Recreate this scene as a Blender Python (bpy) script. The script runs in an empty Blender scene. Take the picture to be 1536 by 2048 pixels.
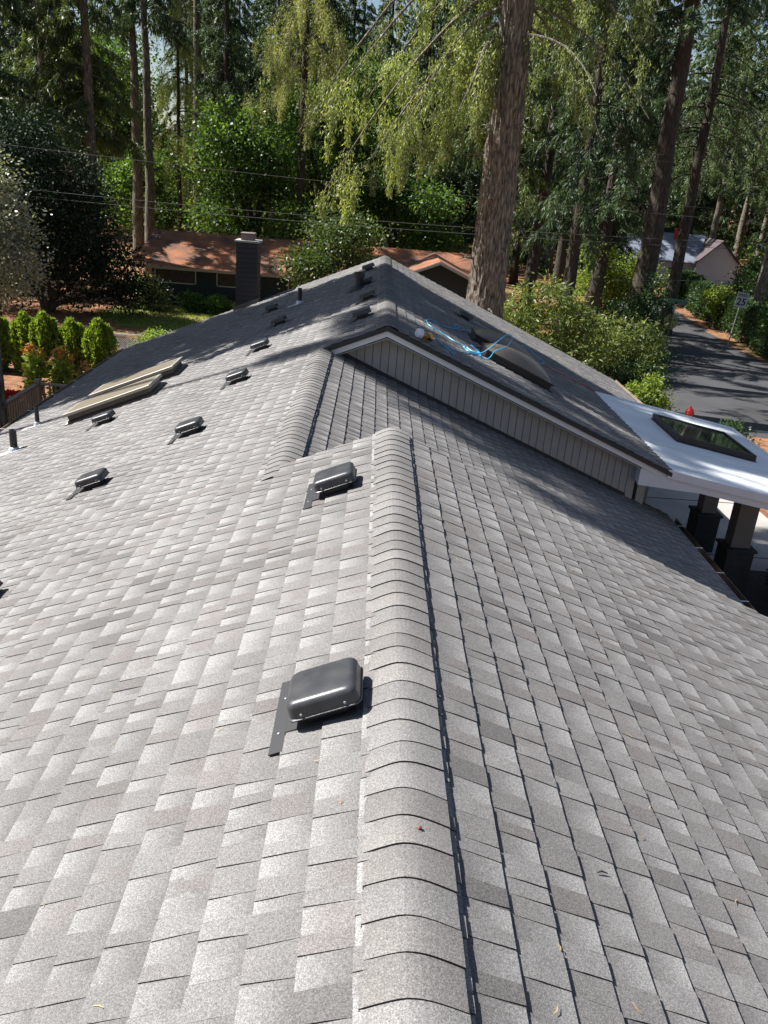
import bpy, math, random
import numpy as np
from mathutils import Vector, Matrix, Euler

# ------------------------------------------------------------------ camera, sky, sun, exposure
SC = bpy.context.scene
COL = SC.collection
cam_d = bpy.data.cameras.new('camera')
cam = bpy.data.objects.new('camera', cam_d)
COL.objects.link(cam)
R_ = [[0.9971059, -0.0025185, 0.0759831], [0.0694789, -0.3755350, -0.9242003], [0.0308619, 0.9268048, -0.3742732]]
cam.matrix_world = Matrix(((R_[0][0], -R_[1][0], -R_[2][0], 0), (R_[0][1], -R_[1][1], -R_[2][1], 0),
                           (R_[0][2], -R_[1][2], -R_[2][2], 2.06), (0, 0, 0, 1)))
cam_d.sensor_fit = 'VERTICAL'; cam_d.sensor_height = 24.0; cam_d.lens = 1656 / 2048 * 24
cam_d.clip_start = 0.05; cam_d.clip_end = 3000
SC.camera = cam
SUN_AZ, SUN_EL = math.radians(-77), math.radians(48)
SD = Vector((math.sin(SUN_AZ) * math.cos(SUN_EL), math.cos(SUN_AZ) * math.cos(SUN_EL), math.sin(SUN_EL)))
W = bpy.data.worlds.new('World'); SC.world = W; W.use_nodes = True
nt = W.node_tree; bg = nt.nodes['Background']
sky = nt.nodes.new('ShaderNodeTexSky'); sky.sky_type = 'NISHITA'; sky.sun_disc = False
sky.sun_elevation = SUN_EL; sky.sun_rotation = SUN_AZ; sky.altitude = 50; sky.dust_density = 1.2
nt.links.new(sky.outputs[0], bg.inputs[0]); bg.inputs[1].default_value = 0.05
sl = bpy.data.lights.new('sun', 'SUN'); sl.energy = 5.0; sl.angle = math.radians(0.5); sl.color = (1.0, 0.97, 0.925)
so = bpy.data.objects.new('sun', sl); COL.objects.link(so); so.location = (-20, 5, 40)
so.rotation_euler = SD.to_track_quat('Z', 'Y').to_euler()
SC.view_settings.view_transform = 'Standard'; SC.view_settings.look = 'None'
SC.view_settings.exposure = 1.2; SC.view_settings.gamma = 1.0
SC.cycles.max_bounces = 7; SC.cycles.diffuse_bounces = 3; SC.cycles.glossy_bounces = 3
SC.cycles.transmission_bounces = 4; SC.cycles.transparent_max_bounces = 8
SC.cycles.caustics_reflective = False; SC.cycles.caustics_refractive = False

# ------------------------------------------------------------------ helpers
rng = np.random.default_rng(7); random.seed(7)

def M(name, col, rough=.7, spec=.5, metal=0., var=None, vscale=4., detail=4., bump=0., bscale=60., coat=0.):
    m = bpy.data.materials.new(name); m.use_nodes = True
    t = m.node_tree; p = t.nodes['Principled BSDF']
    p.inputs['Base Color'].default_value = (*col, 1); p.inputs['Roughness'].default_value = rough
    p.inputs['Specular IOR Level'].default_value = spec; p.inputs['Metallic'].default_value = metal
    p.inputs['Coat Weight'].default_value = coat
    tc = None
    if var is not None or bump: tc = t.nodes.new('ShaderNodeTexCoord')
    if var is not None:
        n = t.nodes.new('ShaderNodeTexNoise'); n.inputs['Scale'].default_value = vscale; n.inputs['Detail'].default_value = detail
        r = t.nodes.new('ShaderNodeValToRGB'); r.color_ramp.elements[0].position = .32; r.color_ramp.elements[1].position = .68
        r.color_ramp.elements[0].color = (*col, 1); r.color_ramp.elements[1].color = (*var, 1)
        t.links.new(tc.outputs['Object'], n.inputs['Vector']); t.links.new(n.outputs[0], r.inputs[0]); t.links.new(r.outputs[0], p.inputs['Base Color'])
    if bump:
        n2 = t.nodes.new('ShaderNodeTexNoise'); n2.inputs['Scale'].default_value = bscale; n2.inputs['Detail'].default_value = 3
        b = t.nodes.new('ShaderNodeBump'); b.inputs['Strength'].default_value = bump; b.inputs['Distance'].default_value = .02
        t.links.new(tc.outputs['Object'], n2.inputs['Vector']); t.links.new(n2.outputs[0], b.inputs['Height']); t.links.new(b.outputs[0], p.inputs['Normal'])
    return m

def M_shingle():
    m = bpy.data.materials.new('asphalt_shingle'); m.use_nodes = True
    t = m.node_tree; p = t.nodes['Principled BSDF']; L = t.links.new
    p.inputs['Roughness'].default_value = .8; p.inputs['Specular IOR Level'].default_value = .35
    at = t.nodes.new('ShaderNodeAttribute'); at.attribute_name = 'col'
    g = t.nodes.new('ShaderNodeNewGeometry')
    n1 = t.nodes.new('ShaderNodeTexNoise'); n1.inputs['Scale'].default_value = 330; n1.inputs['Detail'].default_value = 2; n1.inputs['Roughness'].default_value = .7
    n2 = t.nodes.new('ShaderNodeTexNoise'); n2.inputs['Scale'].default_value = 130; n2.inputs['Detail'].default_value = 1
    n3 = t.nodes.new('ShaderNodeTexNoise'); n3.inputs['Scale'].default_value = .9; n3.inputs['Detail'].default_value = 5
    for n in (n1, n2, n3): L(g.outputs['Position'], n.inputs['Vector'])
    def mr(src, a, b, c, d):
        k = t.nodes.new('ShaderNodeMapRange'); k.inputs[1].default_value = a; k.inputs[2].default_value = b; k.inputs[3].default_value = c; k.inputs[4].default_value = d
        L(src, k.inputs[0]); return k.outputs[0]
    a = mr(n1.outputs[0], .34, .66, .48, 1.54); b = mr(n2.outputs[0], .35, .65, .80, 1.20); c = mr(n3.outputs[0], .3, .7, .88, 1.12)
    m1 = t.nodes.new('ShaderNodeMath'); m1.operation = 'MULTIPLY'; L(a, m1.inputs[0]); L(b, m1.inputs[1])
    m2 = t.nodes.new('ShaderNodeMath'); m2.operation = 'MULTIPLY'; L(m1.outputs[0], m2.inputs[0]); L(c, m2.inputs[1])
    v = t.nodes.new('ShaderNodeVectorMath'); v.operation = 'SCALE'; L(at.outputs['Color'], v.inputs[0]); L(m2.outputs[0], v.inputs['Scale'])
    L(v.outputs[0], p.inputs['Base Color'])
    bp = t.nodes.new('ShaderNodeBump'); bp.inputs['Strength'].default_value = .35; bp.inputs['Distance'].default_value = .004
    L(n1.outputs[0], bp.inputs['Height']); L(bp.outputs[0], p.inputs['Normal'])
    return m

def M_leaf(name, a, b, trans=.35, rough=.5, spec=.4, tcol=None):
    m = bpy.data.materials.new(name); m.use_nodes = True
    t = m.node_tree; p = t.nodes['Principled BSDF']; L = t.links.new
    p.inputs['Roughness'].default_value = rough; p.inputs['Specular IOR Level'].default_value = spec
    at = t.nodes.new('ShaderNodeAttribute'); at.attribute_name = 'tint'
    r = t.nodes.new('ShaderNodeValToRGB'); r.color_ramp.elements[0].color = (*a, 1); r.color_ramp.elements[1].color = (*b, 1)
    L(at.outputs['Fac'], r.inputs[0]); L(r.outputs[0], p.inputs['Base Color'])
    tr = t.nodes.new('ShaderNodeBsdfTranslucent')
    mul = t.nodes.new('ShaderNodeMix'); mul.data_type = 'RGBA'; mul.blend_type = 'MULTIPLY'; mul.inputs[0].default_value = 1
    L(r.outputs[0], mul.inputs[6]); mul.inputs[7].default_value = (*(tcol or (1.9, 1.7, .7)), 1)
    L(mul.outputs[2], tr.inputs['Color'])
    mx = t.nodes.new('ShaderNodeMixShader'); mx.inputs[0].default_value = trans
    L(p.outputs[0], mx.inputs[1]); L(tr.outputs[0], mx.inputs[2]); L(mx.outputs[0], t.nodes['Material Output'].inputs[0])
    return m

def M_bark(name, a, b):
    m = bpy.data.materials.new(name); m.use_nodes = True
    t = m.node_tree; p = t.nodes['Principled BSDF']; L = t.links.new
    p.inputs['Roughness'].default_value = .9; p.inputs['Specular IOR Level'].default_value = .2
    tc = t.nodes.new('ShaderNodeTexCoord'); mp = t.nodes.new('ShaderNodeMapping'); mp.inputs['Scale'].default_value = (9, 9, 1.5)
    L(tc.outputs['Object'], mp.inputs[0])
    n = t.nodes.new('ShaderNodeTexNoise'); n.inputs['Scale'].default_value = 1.6; n.inputs['Detail'].default_value = 6; n.inputs['Roughness'].default_value = .65
    vo = t.nodes.new('ShaderNodeTexVoronoi'); vo.feature = 'DISTANCE_TO_EDGE'; vo.inputs['Scale'].default_value = 1.1
    L(mp.outputs[0], n.inputs['Vector']); L(mp.outputs[0], vo.inputs['Vector'])
    mm = t.nodes.new('ShaderNodeMath'); mm.operation = 'MULTIPLY_ADD'; L(vo.outputs[0], mm.inputs[0]); mm.inputs[1].default_value = .9; L(n.outputs[0], mm.inputs[2])
    r = t.nodes.new('ShaderNodeValToRGB'); r.color_ramp.elements[0].position = .4; r.color_ramp.elements[1].position = .95
    r.color_ramp.elements[0].color = (*a, 1); r.color_ramp.elements[1].color = (*b, 1)
    L(mm.outputs[0], r.inputs[0]); L(r.outputs[0], p.inputs['Base Color'])
    bp = t.nodes.new('ShaderNodeBump'); bp.inputs['Strength'].default_value = .9; bp.inputs['Distance'].default_value = .06
    L(mm.outputs[0], bp.inputs['Height']); L(bp.outputs[0], p.inputs['Normal'])
    return m

class MB:
    """collects shapes, builds ONE mesh object"""
    def __init__(s): s.v = []; s.f = []; s.m = []
    def add(s, vs, fs, mi=0):
        o = len(s.v); s.v += [tuple(map(float, p)) for p in vs]; s.f += [tuple(o + i for i in f) for f in fs]; s.m += [mi] * len(fs); return s
    def box(s, c, d, rot=None, mi=0):
        hx, hy, hz = d[0] / 2, d[1] / 2, d[2] / 2
        vs = [Vector((x, y, z)) for x in (-hx, hx) for y in (-hy, hy) for z in (-hz, hz)]
        if rot is not None: vs = [rot @ p for p in vs]
        vs = [p + Vector(c) for p in vs]
        return s.add(vs, [(0, 1, 3, 2), (4, 6, 7, 5), (0, 4, 5, 1), (2, 3, 7, 6), (0, 2, 6, 4), (1, 5, 7, 3)], mi)
    def b2(s, a, b, mi=0):
        return s.box([(a[i] + b[i]) / 2 for i in range(3)], [abs(b[i] - a[i]) for i in range(3)], None, mi)
    def tube(s, pts, r, n=8, cap=True, mi=0):
        pts = [Vector(p) for p in pts]; rs = r if hasattr(r, '__len__') else [r] * len(pts)
        vs = []; fs = []; u = None
        for i, p in enumerate(pts):
            d = (pts[min(i + 1, len(pts) - 1)] - pts[max(i - 1, 0)]).normalized()
            if u is None: u = d.orthogonal().normalized()
            else:
                u = u - d * u.dot(d); u = u.normalized() if u.length > 1e-6 else d.orthogonal().normalized()
            w = d.cross(u)
            for k in range(n):
                a = 2 * math.pi * k / n; vs.append(p + (u * math.cos(a) + w * math.sin(a)) * rs[i])
        for i in range(len(pts) - 1):
            for k in range(n): fs.append((i * n + k, i * n + (k + 1) % n, (i + 1) * n + (k + 1) % n, (i + 1) * n + k))
        if cap: fs.append(tuple(reversed(range(n)))); fs.append(tuple(range((len(pts) - 1) * n, len(pts) * n)))
        return s.add(vs, fs, mi)
    def lathe(s, prof, n=20, c=(0, 0, 0), mi=0):
        vs = [(c[0] + r * math.cos(2 * math.pi * k / n), c[1] + r * math.sin(2 * math.pi * k / n), c[2] + z) for r, z in prof for k in range(n)]
        fs = [(i * n + k, i * n + (k + 1) % n, (i + 1) * n + (k + 1) % n, (i + 1) * n + k) for i in range(len(prof) - 1) for k in range(n)]
        fs += [tuple(reversed(range(n))), tuple(range((len(prof) - 1) * n, len(prof) * n))]
        return s.add(vs, fs, mi)
    def prism(s, poly, vec, mi=0):
        n = len(poly); a = [Vector(p) for p in poly]; b = [p + Vector(vec) for p in a]
        return s.add(a + b, [tuple(range(n)), tuple(reversed(range(n, 2 * n)))] + [(i, n + i, n + (i + 1) % n, (i + 1) % n) for i in range(n)], mi)
    def rings(s, rings, mi=0, capb=True, capt=True):
        n = len(rings[0]); vs = [p for r in rings for p in r]
        fs = [(i * n + k, i * n + (k + 1) % n, (i + 1) * n + (k + 1) % n, (i + 1) * n + k) for i in range(len(rings) - 1) for k in range(n)]
        if capb: fs.append(tuple(reversed(range(n))))
        if capt: fs.append(tuple(range((len(rings) - 1) * n, len(rings) * n)))
        return s.add(vs, fs, mi)
    def build(s, name, mats, parent=None, smooth=False, bevel=0., off=None):
        me = bpy.data.meshes.new(name)
        vs = s.v if off is None else [(a - off[0], b - off[1], c - off[2]) for a, b, c in s.v]
        me.from_pydata(vs, [], s.f); me.update()
        mats = mats if isinstance(mats, (list, tuple)) else [mats]
        for m in mats: me.materials.append(m)
        if len(mats) > 1: me.polygons.foreach_set('material_index', s.m)
        o = bpy.data.objects.new(name, me); COL.objects.link(o)
        if parent is not None: o.parent = parent
        if smooth:
            me.polygons.foreach_set('use_smooth', [True] * len(me.polygons))
            try: me.set_sharp_from_angle(angle=math.radians(38))
            except Exception: pass
        if bevel:
            b = o.modifiers.new('bevel', 'BEVEL'); b.width = bevel; b.segments = 2; b.limit_method = 'ANGLE'
        return o

def tag(o, label, cat, group=None, kind=None):
    if label: o['label'] = label
    if cat: o['category'] = cat
    if group: o['group'] = group
    if kind: o['kind'] = kind
    return o
def thing(name, label, cat, loc=(0, 0, 0), rz=0, group=None):
    o = bpy.data.objects.new(name, None); COL.objects.link(o); o.location = loc; o.rotation_euler = (0, 0, rz); o.empty_display_size = .3
    return tag(o, label, cat, group)
def structure(o):
    o['kind'] = 'structure'; return o
def copy_tree(o, parent=None):
    kids = [c for c in bpy.data.objects if c.parent == o] if parent is None else list(o.children)
    c = o.copy(); COL.objects.link(c)
    if parent is not None: c.parent = parent
    for k in kids: copy_tree(k, c)
    return c

def quad_mesh(name, V, tint=None, cols=None):
    """V: (N,4,3) separate quads"""
    N = len(V); me = bpy.data.meshes.new(name)
    me.vertices.add(4 * N); me.vertices.foreach_set('co', np.ascontiguousarray(V, dtype=np.float32).ravel())
    me.loops.add(4 * N); me.loops.foreach_set('vertex_index', np.arange(4 * N, dtype=np.int32))
    me.polygons.add(N); me.polygons.foreach_set('loop_start', np.arange(0, 4 * N, 4, dtype=np.int32))
    me.polygons.foreach_set('loop_total', np.full(N, 4, dtype=np.int32))
    me.update(calc_edges=True)
    if tint is not None:
        a = me.attributes.new('tint', 'FLOAT', 'POINT'); a.data.foreach_set('value', np.repeat(np.clip(tint, 0, 1), 4).astype(np.float32))
    if cols is not None:
        a = me.attributes.new('col', 'FLOAT_COLOR', 'CORNER')
        c4 = np.ones((4 * N, 4), np.float32); c4[:, :3] = cols.reshape(-1, 3); a.data.foreach_set('color', c4.ravel())
    return me

# ------------------------------------------------------------------ materials
SH = M_shingle()
WHITE = M('white_paint', (.78, .79, .8), .45, var=(.73, .74, .75), vscale=3)
SIDING = M('warm_grey_siding', (.40, .39, .355), .7, var=(.36, .35, .32), vscale=6, bump=.1)
GROOVE = M('siding_groove', (.17, .165, .15), .9)
BLACK = M('black_vent_plastic', (.03, .032, .036), .36, .5, var=(.055, .056, .058), vscale=9, detail=9, bump=.08, bscale=240)
FLANGE = M('black_flashing', (.03, .031, .034), .5, .5)
PIPE = M('black_pipe', (.022, .022, .024), .55)
LEAD = M('pale_pipe_boot', (.55, .57, .6), .4, metal=.3)
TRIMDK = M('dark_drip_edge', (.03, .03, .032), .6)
CONC = M('concrete', (.40, .37, .34), .9, var=(.31, .29, .265), vscale=1.3, detail=8, bump=.15)
ASPH = M('asphalt', (.056, .056, .06), .9, var=(.036, .035, .036), vscale=.45, detail=8, bump=.2, bscale=50)
GUT = M('bronze_gutter', (.16, .115, .075), .35, metal=.55, var=(.1, .075, .05), vscale=2)
GUTW = M('gutter_hanger', (.6, .62, .64), .4, metal=.4)
TAN = M('tan_gutter', (.27, .2, .15), .5, var=(.2, .15, .11), vscale=1.5)
MEMB = M('white_roof_membrane', (.80, .83, .86), .5, var=(.66, .69, .71), vscale=1.1, detail=10, bump=.25, bscale=3)
POSTM = M('taupe_post', (.20, .18, .155), .7, var=(.17, .155, .135), vscale=5)
PED = M('dark_pedestal', (.03, .028, .026), .8, var=(.042, .04, .037), vscale=9, bump=.4, bscale=12)
DECKW = M('deck_wood', (.27, .205, .15), .75, var=(.19, .145, .11), vscale=5)
METAL = M('galvanised_metal', (.5, .51, .52), .4, metal=.8)
RUSTROOF = M('needle_dapple_roof', (.062, .042, .035), .95, var=(.34, .13, .055), vscale=.8, detail=9, bump=.5, bscale=8)  # mottling mixes needle litter with dappled tree shade put into the colour
DKGREEN = M('dark_green_siding', (.022, .034, .032), .7, var=(.016, .026, .025), vscale=3)
BARK = M_bark('fir_bark', (.045, .039, .032), (.33, .29, .23))
LTAN = M_leaf('tan_hanging_needles', (.035, .06, .024), (.33, .37, .15), .33)
BARKD = M_bark('dark_bark', (.03, .026, .021), (.10, .085, .067))
LFIR = M_leaf('fir_needles', (.014, .036, .016), (.13, .19, .055), .27)
LFIRD = M_leaf('dark_fir_needles', (.010, .028, .017), (.08, .135, .05), .24)
LMOSS = M_leaf('hanging_fir_needles', (.035, .065, .026), (.36, .44, .17), .36)
LMAPLE = M_leaf('maple_leaves', (.022, .058, .018), (.12, .22, .045), .42, .45)
LDARK = M_leaf('glossy_dark_leaves', (.010, .020, .011), (.028, .05, .026), .12, .62, .18, (1.2, 1.6, .9))
LMID = M_leaf('shaded_maple_leaves', (.02, .045, .015), (.09, .14, .035), .38, .45)
LRHOD = M_leaf('rhododendron_leaves', (.06, .10, .03), (.26, .31, .10), .35, .42, .35)
LSHRUB = M_leaf('bright_shrub_leaves', (.09, .15, .025), (.24, .32, .06), .4, .5)
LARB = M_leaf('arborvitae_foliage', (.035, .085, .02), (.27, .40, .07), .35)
LHEDGE = M_leaf('hedge_leaves', (.010, .026, .011), (.06, .12, .03), .24)
LROSE = M_leaf('rose_leaves', (.09, .17, .03), (.32, .40, .07), .4, .5)
LTIP = M_leaf('rusty_new_leaves', (.26, .11, .04), (.42, .22, .08), .4)
LPETAL = M_leaf('red_petals', (.55, .03, .02), (.7, .08, .05), .3, tcol=(1.2, 1, 1))
LGRASS = M_leaf('grass_blades', (.08, .13, .02), (.26, .31, .06), .4)
LNEED = M_leaf('dry_needles', (.30, .2, .09), (.5, .38, .2), .1)

# ------------------------------------------------------------------ setting: ground, street, drive
def gz(x, y):
    s = min(max((28.5 - y) / 8.0, 0), 1); s = s * s * (3 - 2 * s)
    w = min(max((x + 3) / 5.0, 0), 1)
    return -5.7 + .3 * s * w
def sheet(name, xs, ys, mat, dz, inside=None):
    b = MB(); nx, ny = len(xs), len(ys)
    vs = [(x, y, gz(x, y) + dz) for y in ys for x in xs]
    fs = [(j * nx + i, j * nx + i + 1, (j + 1) * nx + i + 1, (j + 1) * nx + i) for j in range(ny - 1) for i in range(nx - 1)
          if inside is None or inside((xs[i] + xs[i + 1]) / 2, (ys[j] + ys[j + 1]) / 2)]
    return structure(b.add(vs, fs).build(name, mat, smooth=True))
mg = bpy.data.materials.new('forest_floor'); mg.use_nodes = True
t_ = mg.node_tree; p_ = t_.nodes['Principled BSDF']; p_.inputs['Roughness'].default_value = .95; p_.inputs['Specular IOR Level'].default_value = .1
tc_ = t_.nodes.new('ShaderNodeTexCoord')
na = t_.nodes.new('ShaderNodeTexNoise'); na.inputs['Scale'].default_value = .16; na.inputs['Detail'].default_value = 8
nb_ = t_.nodes.new('ShaderNodeTexNoise'); nb_.inputs['Scale'].default_value = 3.5; nb_.inputs['Detail'].default_value = 8
r1 = t_.nodes.new('ShaderNodeValToRGB'); r1.color_ramp.elements[0].color = (.14, .07, .04, 1); r1.color_ramp.elements[1].color = (.30, .155, .085, 1)
r1.color_ramp.elements[0].position = .35; r1.color_ramp.elements[1].position = .65
r2 = t_.nodes.new('ShaderNodeValToRGB'); r2.color_ramp.elements[0].position = .58; r2.color_ramp.elements[1].position = .68
r2.color_ramp.elements[0].color = (0, 0, 0, 1); r2.color_ramp.elements[1].color = (1, 1, 1, 1)
mx_ = t_.nodes.new('ShaderNodeMix'); mx_.data_type = 'RGBA'; mx_.inputs[7].default_value = (.11, .14, .035, 1)
for n_ in (na, nb_): t_.links.new(tc_.outputs['Object'], n_.inputs['Vector'])
t_.links.new(nb_.outputs[0], r1.inputs[0]); t_.links.new(na.outputs[0], r2.inputs[0]); t_.links.new(r2.outputs[0], mx_.inputs[0])
t_.links.new(r1.outputs[0], mx_.inputs[6]); t_.links.new(mx_.outputs[2], p_.inputs['Base Color'])
bmp = t_.nodes.new('ShaderNodeBump'); bmp.inputs['Strength'].default_value = .6; bmp.inputs['Distance'].default_value = .1
t_.links.new(nb_.outputs[0], bmp.inputs['Height']); t_.links.new(bmp.outputs[0], p_.inputs['Normal'])
gx = [-900, -500, -300, -150] + [x for x in range(-100, 141, 4)] + [200, 300, 500, 900]
gy = [-300, -100, -40] + [y for y in range(-20, 180, 2)] + [200, 260, 400, 700, 1400]
sheet('ground', gx, gy, mg, 0)
def road_in(x, y):
    if 29.0 + .0 * x < y < 41.5 and x > 11.2 + max(0, (31 - y)) * .6 and x < 90: return True
    if y >= 41.5 and y < 120:
        xc = 16.3 + max(0, y - 48) * .115
        return xc - max(0, 46 - y) * .4 < x < xc + 4.9 + max(0, 45 - y) * .9
    return False
sheet('street', [11 + .4 * i for i in range(200)], [28 + .5 * i for i in range(190)], ASPH, .012, road_in)
sheet('driveway', [4.6 + .5 * i for i in range(22)], [10.5 + .5 * i for i in range(38)], CONC, .016, lambda x, y: x < 10.5 + max(0, y - 22) * .2 and (y > 16.6 or x < 7.0))
structure(sheet('planting_bed', [6.6 + .5 * i for i in range(12)], [10 + .5 * i for i in range(14)], M('dark_mulch', (.03, .022, .018), .95, var=(.05, .035, .028), vscale=6, detail=6, bump=.5, bscale=20), .02))
sheet('garden_path', [-11.5 + .5 * i for i in range(8)], [31 + .4 * i for i in range(9)], M('pinkish_path', (.42, .31, .25), .9, var=(.34, .26, .21), vscale=2, detail=6), .014)
lawn = sheet('lawn', [-15 + .8 * i for i in range(12)], [40.5 + .6 * i for i in range(14)], M('lawn_turf', (.13, .17, .03), .95, var=(.24, .2, .07), vscale=.8, detail=7), .02,
             lambda x, y: ((x + 10.3) / 4.2) ** 2 + ((y - 44.6) / 3.6) ** 2 < 1 + .18 * math.sin(x * 2.3 + y))
jb = MB()
jb.b2((6.3, 10.6, -5.384), (6.33, 26, -5.378)).b2((4.7, 17.2, -5.384), (10.3, 17.23, -5.378)).b2((4.7, 20.8, -5.384), (10.3, 20.83, -5.378))
structure(jb.build('driveway_joints', M('joint_line', (.05, .045, .04), .95)))

# ------------------------------------------------------------------ the shingled house
AL = math.radians(23.2); TT = math.tan(AL); CO = math.cos(AL); SI = math.sin(AL)
XR, ZR = .25, -.015; XM = -.72; ZM = ZR - TT * (XR - XM)
YN, YF, YE = 7.12, 12.62, 24.55
house = thing('house', 'house with new grey asphalt shingle roof filling the foreground, many black roof vents on it', 'house', (0, 8, -5.4))
HO = (0, 8, -5.4)

PAL = {k_: v_ * .645 for k_, v_ in {'br': np.array((.36, .354, .345)), 'md': np.array((.240, .230, .224)), 'dk': np.array((.160, .152, .148)), 'bn': np.array((.222, .206, .200)), 'gr': np.array((.272, .264, .257))}.items()}
def shingle_mesh(name, org, ed, es, nn, d0, d1, spans, seed, E=.182):
    r = np.random.default_rng(seed); org = np.array(org); ed = np.array(ed); es = np.array(es); nn = np.array(nn)
    Q = []; C = []
    def P(s, d, h): return org + es * s + ed * d + nn * h
    def quad(a, b, c, d, ca, cb, cc, cd): Q.append((a, b, c, d)); C.append((ca, cb, cc, cd))
    k = 0; d = d0
    while d < d1 - .02:
        de = min(d + E, d1)
        for (s0, s1) in spans((d + de) / 2):
            s = s0 - r.uniform(0, .3); raised = r.random() < .5
            while s < s1:
                w = r.uniform(.055, .14); a, b = max(s, s0), min(s + w, s1); s += w
                if b - a < .008: raised = not raised; continue
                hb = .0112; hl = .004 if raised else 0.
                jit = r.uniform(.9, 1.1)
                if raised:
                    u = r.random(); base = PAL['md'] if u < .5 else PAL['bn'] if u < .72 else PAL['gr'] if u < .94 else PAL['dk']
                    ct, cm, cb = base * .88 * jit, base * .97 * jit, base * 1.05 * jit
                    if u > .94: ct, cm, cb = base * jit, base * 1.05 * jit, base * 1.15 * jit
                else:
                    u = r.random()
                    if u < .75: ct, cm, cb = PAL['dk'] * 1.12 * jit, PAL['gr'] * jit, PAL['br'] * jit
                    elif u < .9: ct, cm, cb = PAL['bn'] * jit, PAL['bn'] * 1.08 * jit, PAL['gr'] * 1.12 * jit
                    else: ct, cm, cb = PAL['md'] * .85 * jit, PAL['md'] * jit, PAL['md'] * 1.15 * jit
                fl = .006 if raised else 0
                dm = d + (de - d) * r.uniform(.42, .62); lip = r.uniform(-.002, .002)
                dz = de + lip
                a2, b2_ = a + (r.uniform(-fl, fl * 2)), b + r.uniform(-fl * 2, fl)
                hm = hl + hb * .5; he = hl + hb
                A, B = P(a, d - .004, hl * .3), P(b, d - .004, hl * .3); A1, B1 = P((a + a2) / 2, dm, hm), P((b + b2_) / 2, dm, hm); A2, B2 = P(a2, dz, he), P(b2_, dz, he)
                quad(A, A1, B1, B, ct, cm, cm, ct); quad(A1, A2, B2, B1, cm, cb, cb, cm)
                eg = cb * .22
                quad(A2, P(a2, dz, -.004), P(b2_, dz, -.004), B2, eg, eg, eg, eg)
                if raised:
                    quad(P(a, d - .004, -.0006), P(a, de, hb - .001), P(b, de, hb - .001), P(b, d - .004, -.0006), ct, cb, cb, ct)   # the low layer runs on under the tab
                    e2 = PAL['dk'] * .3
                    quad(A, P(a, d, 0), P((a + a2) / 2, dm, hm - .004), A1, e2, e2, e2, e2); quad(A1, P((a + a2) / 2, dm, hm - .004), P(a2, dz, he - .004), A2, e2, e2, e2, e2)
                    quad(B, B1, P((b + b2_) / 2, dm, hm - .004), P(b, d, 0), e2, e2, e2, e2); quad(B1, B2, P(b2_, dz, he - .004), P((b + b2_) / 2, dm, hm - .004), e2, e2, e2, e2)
                else:   # low layer continues under the neighbouring tabs' tapered ends
                    for (x0, x1) in ((a - .014, a), (b, b + .014)):
                        if x0 > s0 and x1 < s1: quad(P(x0, d - .004, hl - .001), P(x0, de, he - .001), P(x1, de, he - .001), P(x1, d - .004, hl - .001), ct, cb, cb, ct)
                raised = (not raised) if r.random() < .9 else raised
        d = de; k += 1
    V = np.array(Q); Cc = np.array(C)
    nrm = np.cross(V[:, 1] - V[:, 0], V[:, 2] - V[:, 0]); flip = (nrm @ nn) < -1e-12
    V[flip] = V[flip][:, ::-1]; Cc[flip] = Cc[flip][:, ::-1]
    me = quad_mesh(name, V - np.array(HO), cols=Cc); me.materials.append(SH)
    o = bpy.data.objects.new(name, me); COL.objects.link(o); o.parent = house; return o

Y0 = -4.0
SHR = .07   # the gable runs slightly out of square
def shear(o):
    for v in o.data.vertices:
        xw = v.co.x + HO[0]
        if xw > XR: v.co.y += SHR * (xw - XR)
    return o
dM = (XR - XM) / CO
def spansL(d): return [(Y0, YE)] if d > dM - .02 else [(Y0, YN), (YF, YE)]
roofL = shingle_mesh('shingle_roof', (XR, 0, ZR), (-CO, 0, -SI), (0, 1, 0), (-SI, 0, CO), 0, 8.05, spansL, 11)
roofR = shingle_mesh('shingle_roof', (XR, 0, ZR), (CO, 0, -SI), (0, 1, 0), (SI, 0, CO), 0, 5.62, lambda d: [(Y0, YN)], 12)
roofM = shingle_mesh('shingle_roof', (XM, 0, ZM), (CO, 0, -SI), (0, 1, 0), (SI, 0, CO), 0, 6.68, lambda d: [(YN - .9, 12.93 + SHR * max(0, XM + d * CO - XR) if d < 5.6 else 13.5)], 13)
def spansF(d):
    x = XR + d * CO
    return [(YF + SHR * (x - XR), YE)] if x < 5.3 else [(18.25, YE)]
roofF = shingle_mesh('shingle_roof', (XR, 0, ZR), (CO, 0, -SI), (0, 1, 0), (SI, 0, CO), 0, 7.7, spansF, 14)

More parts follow.
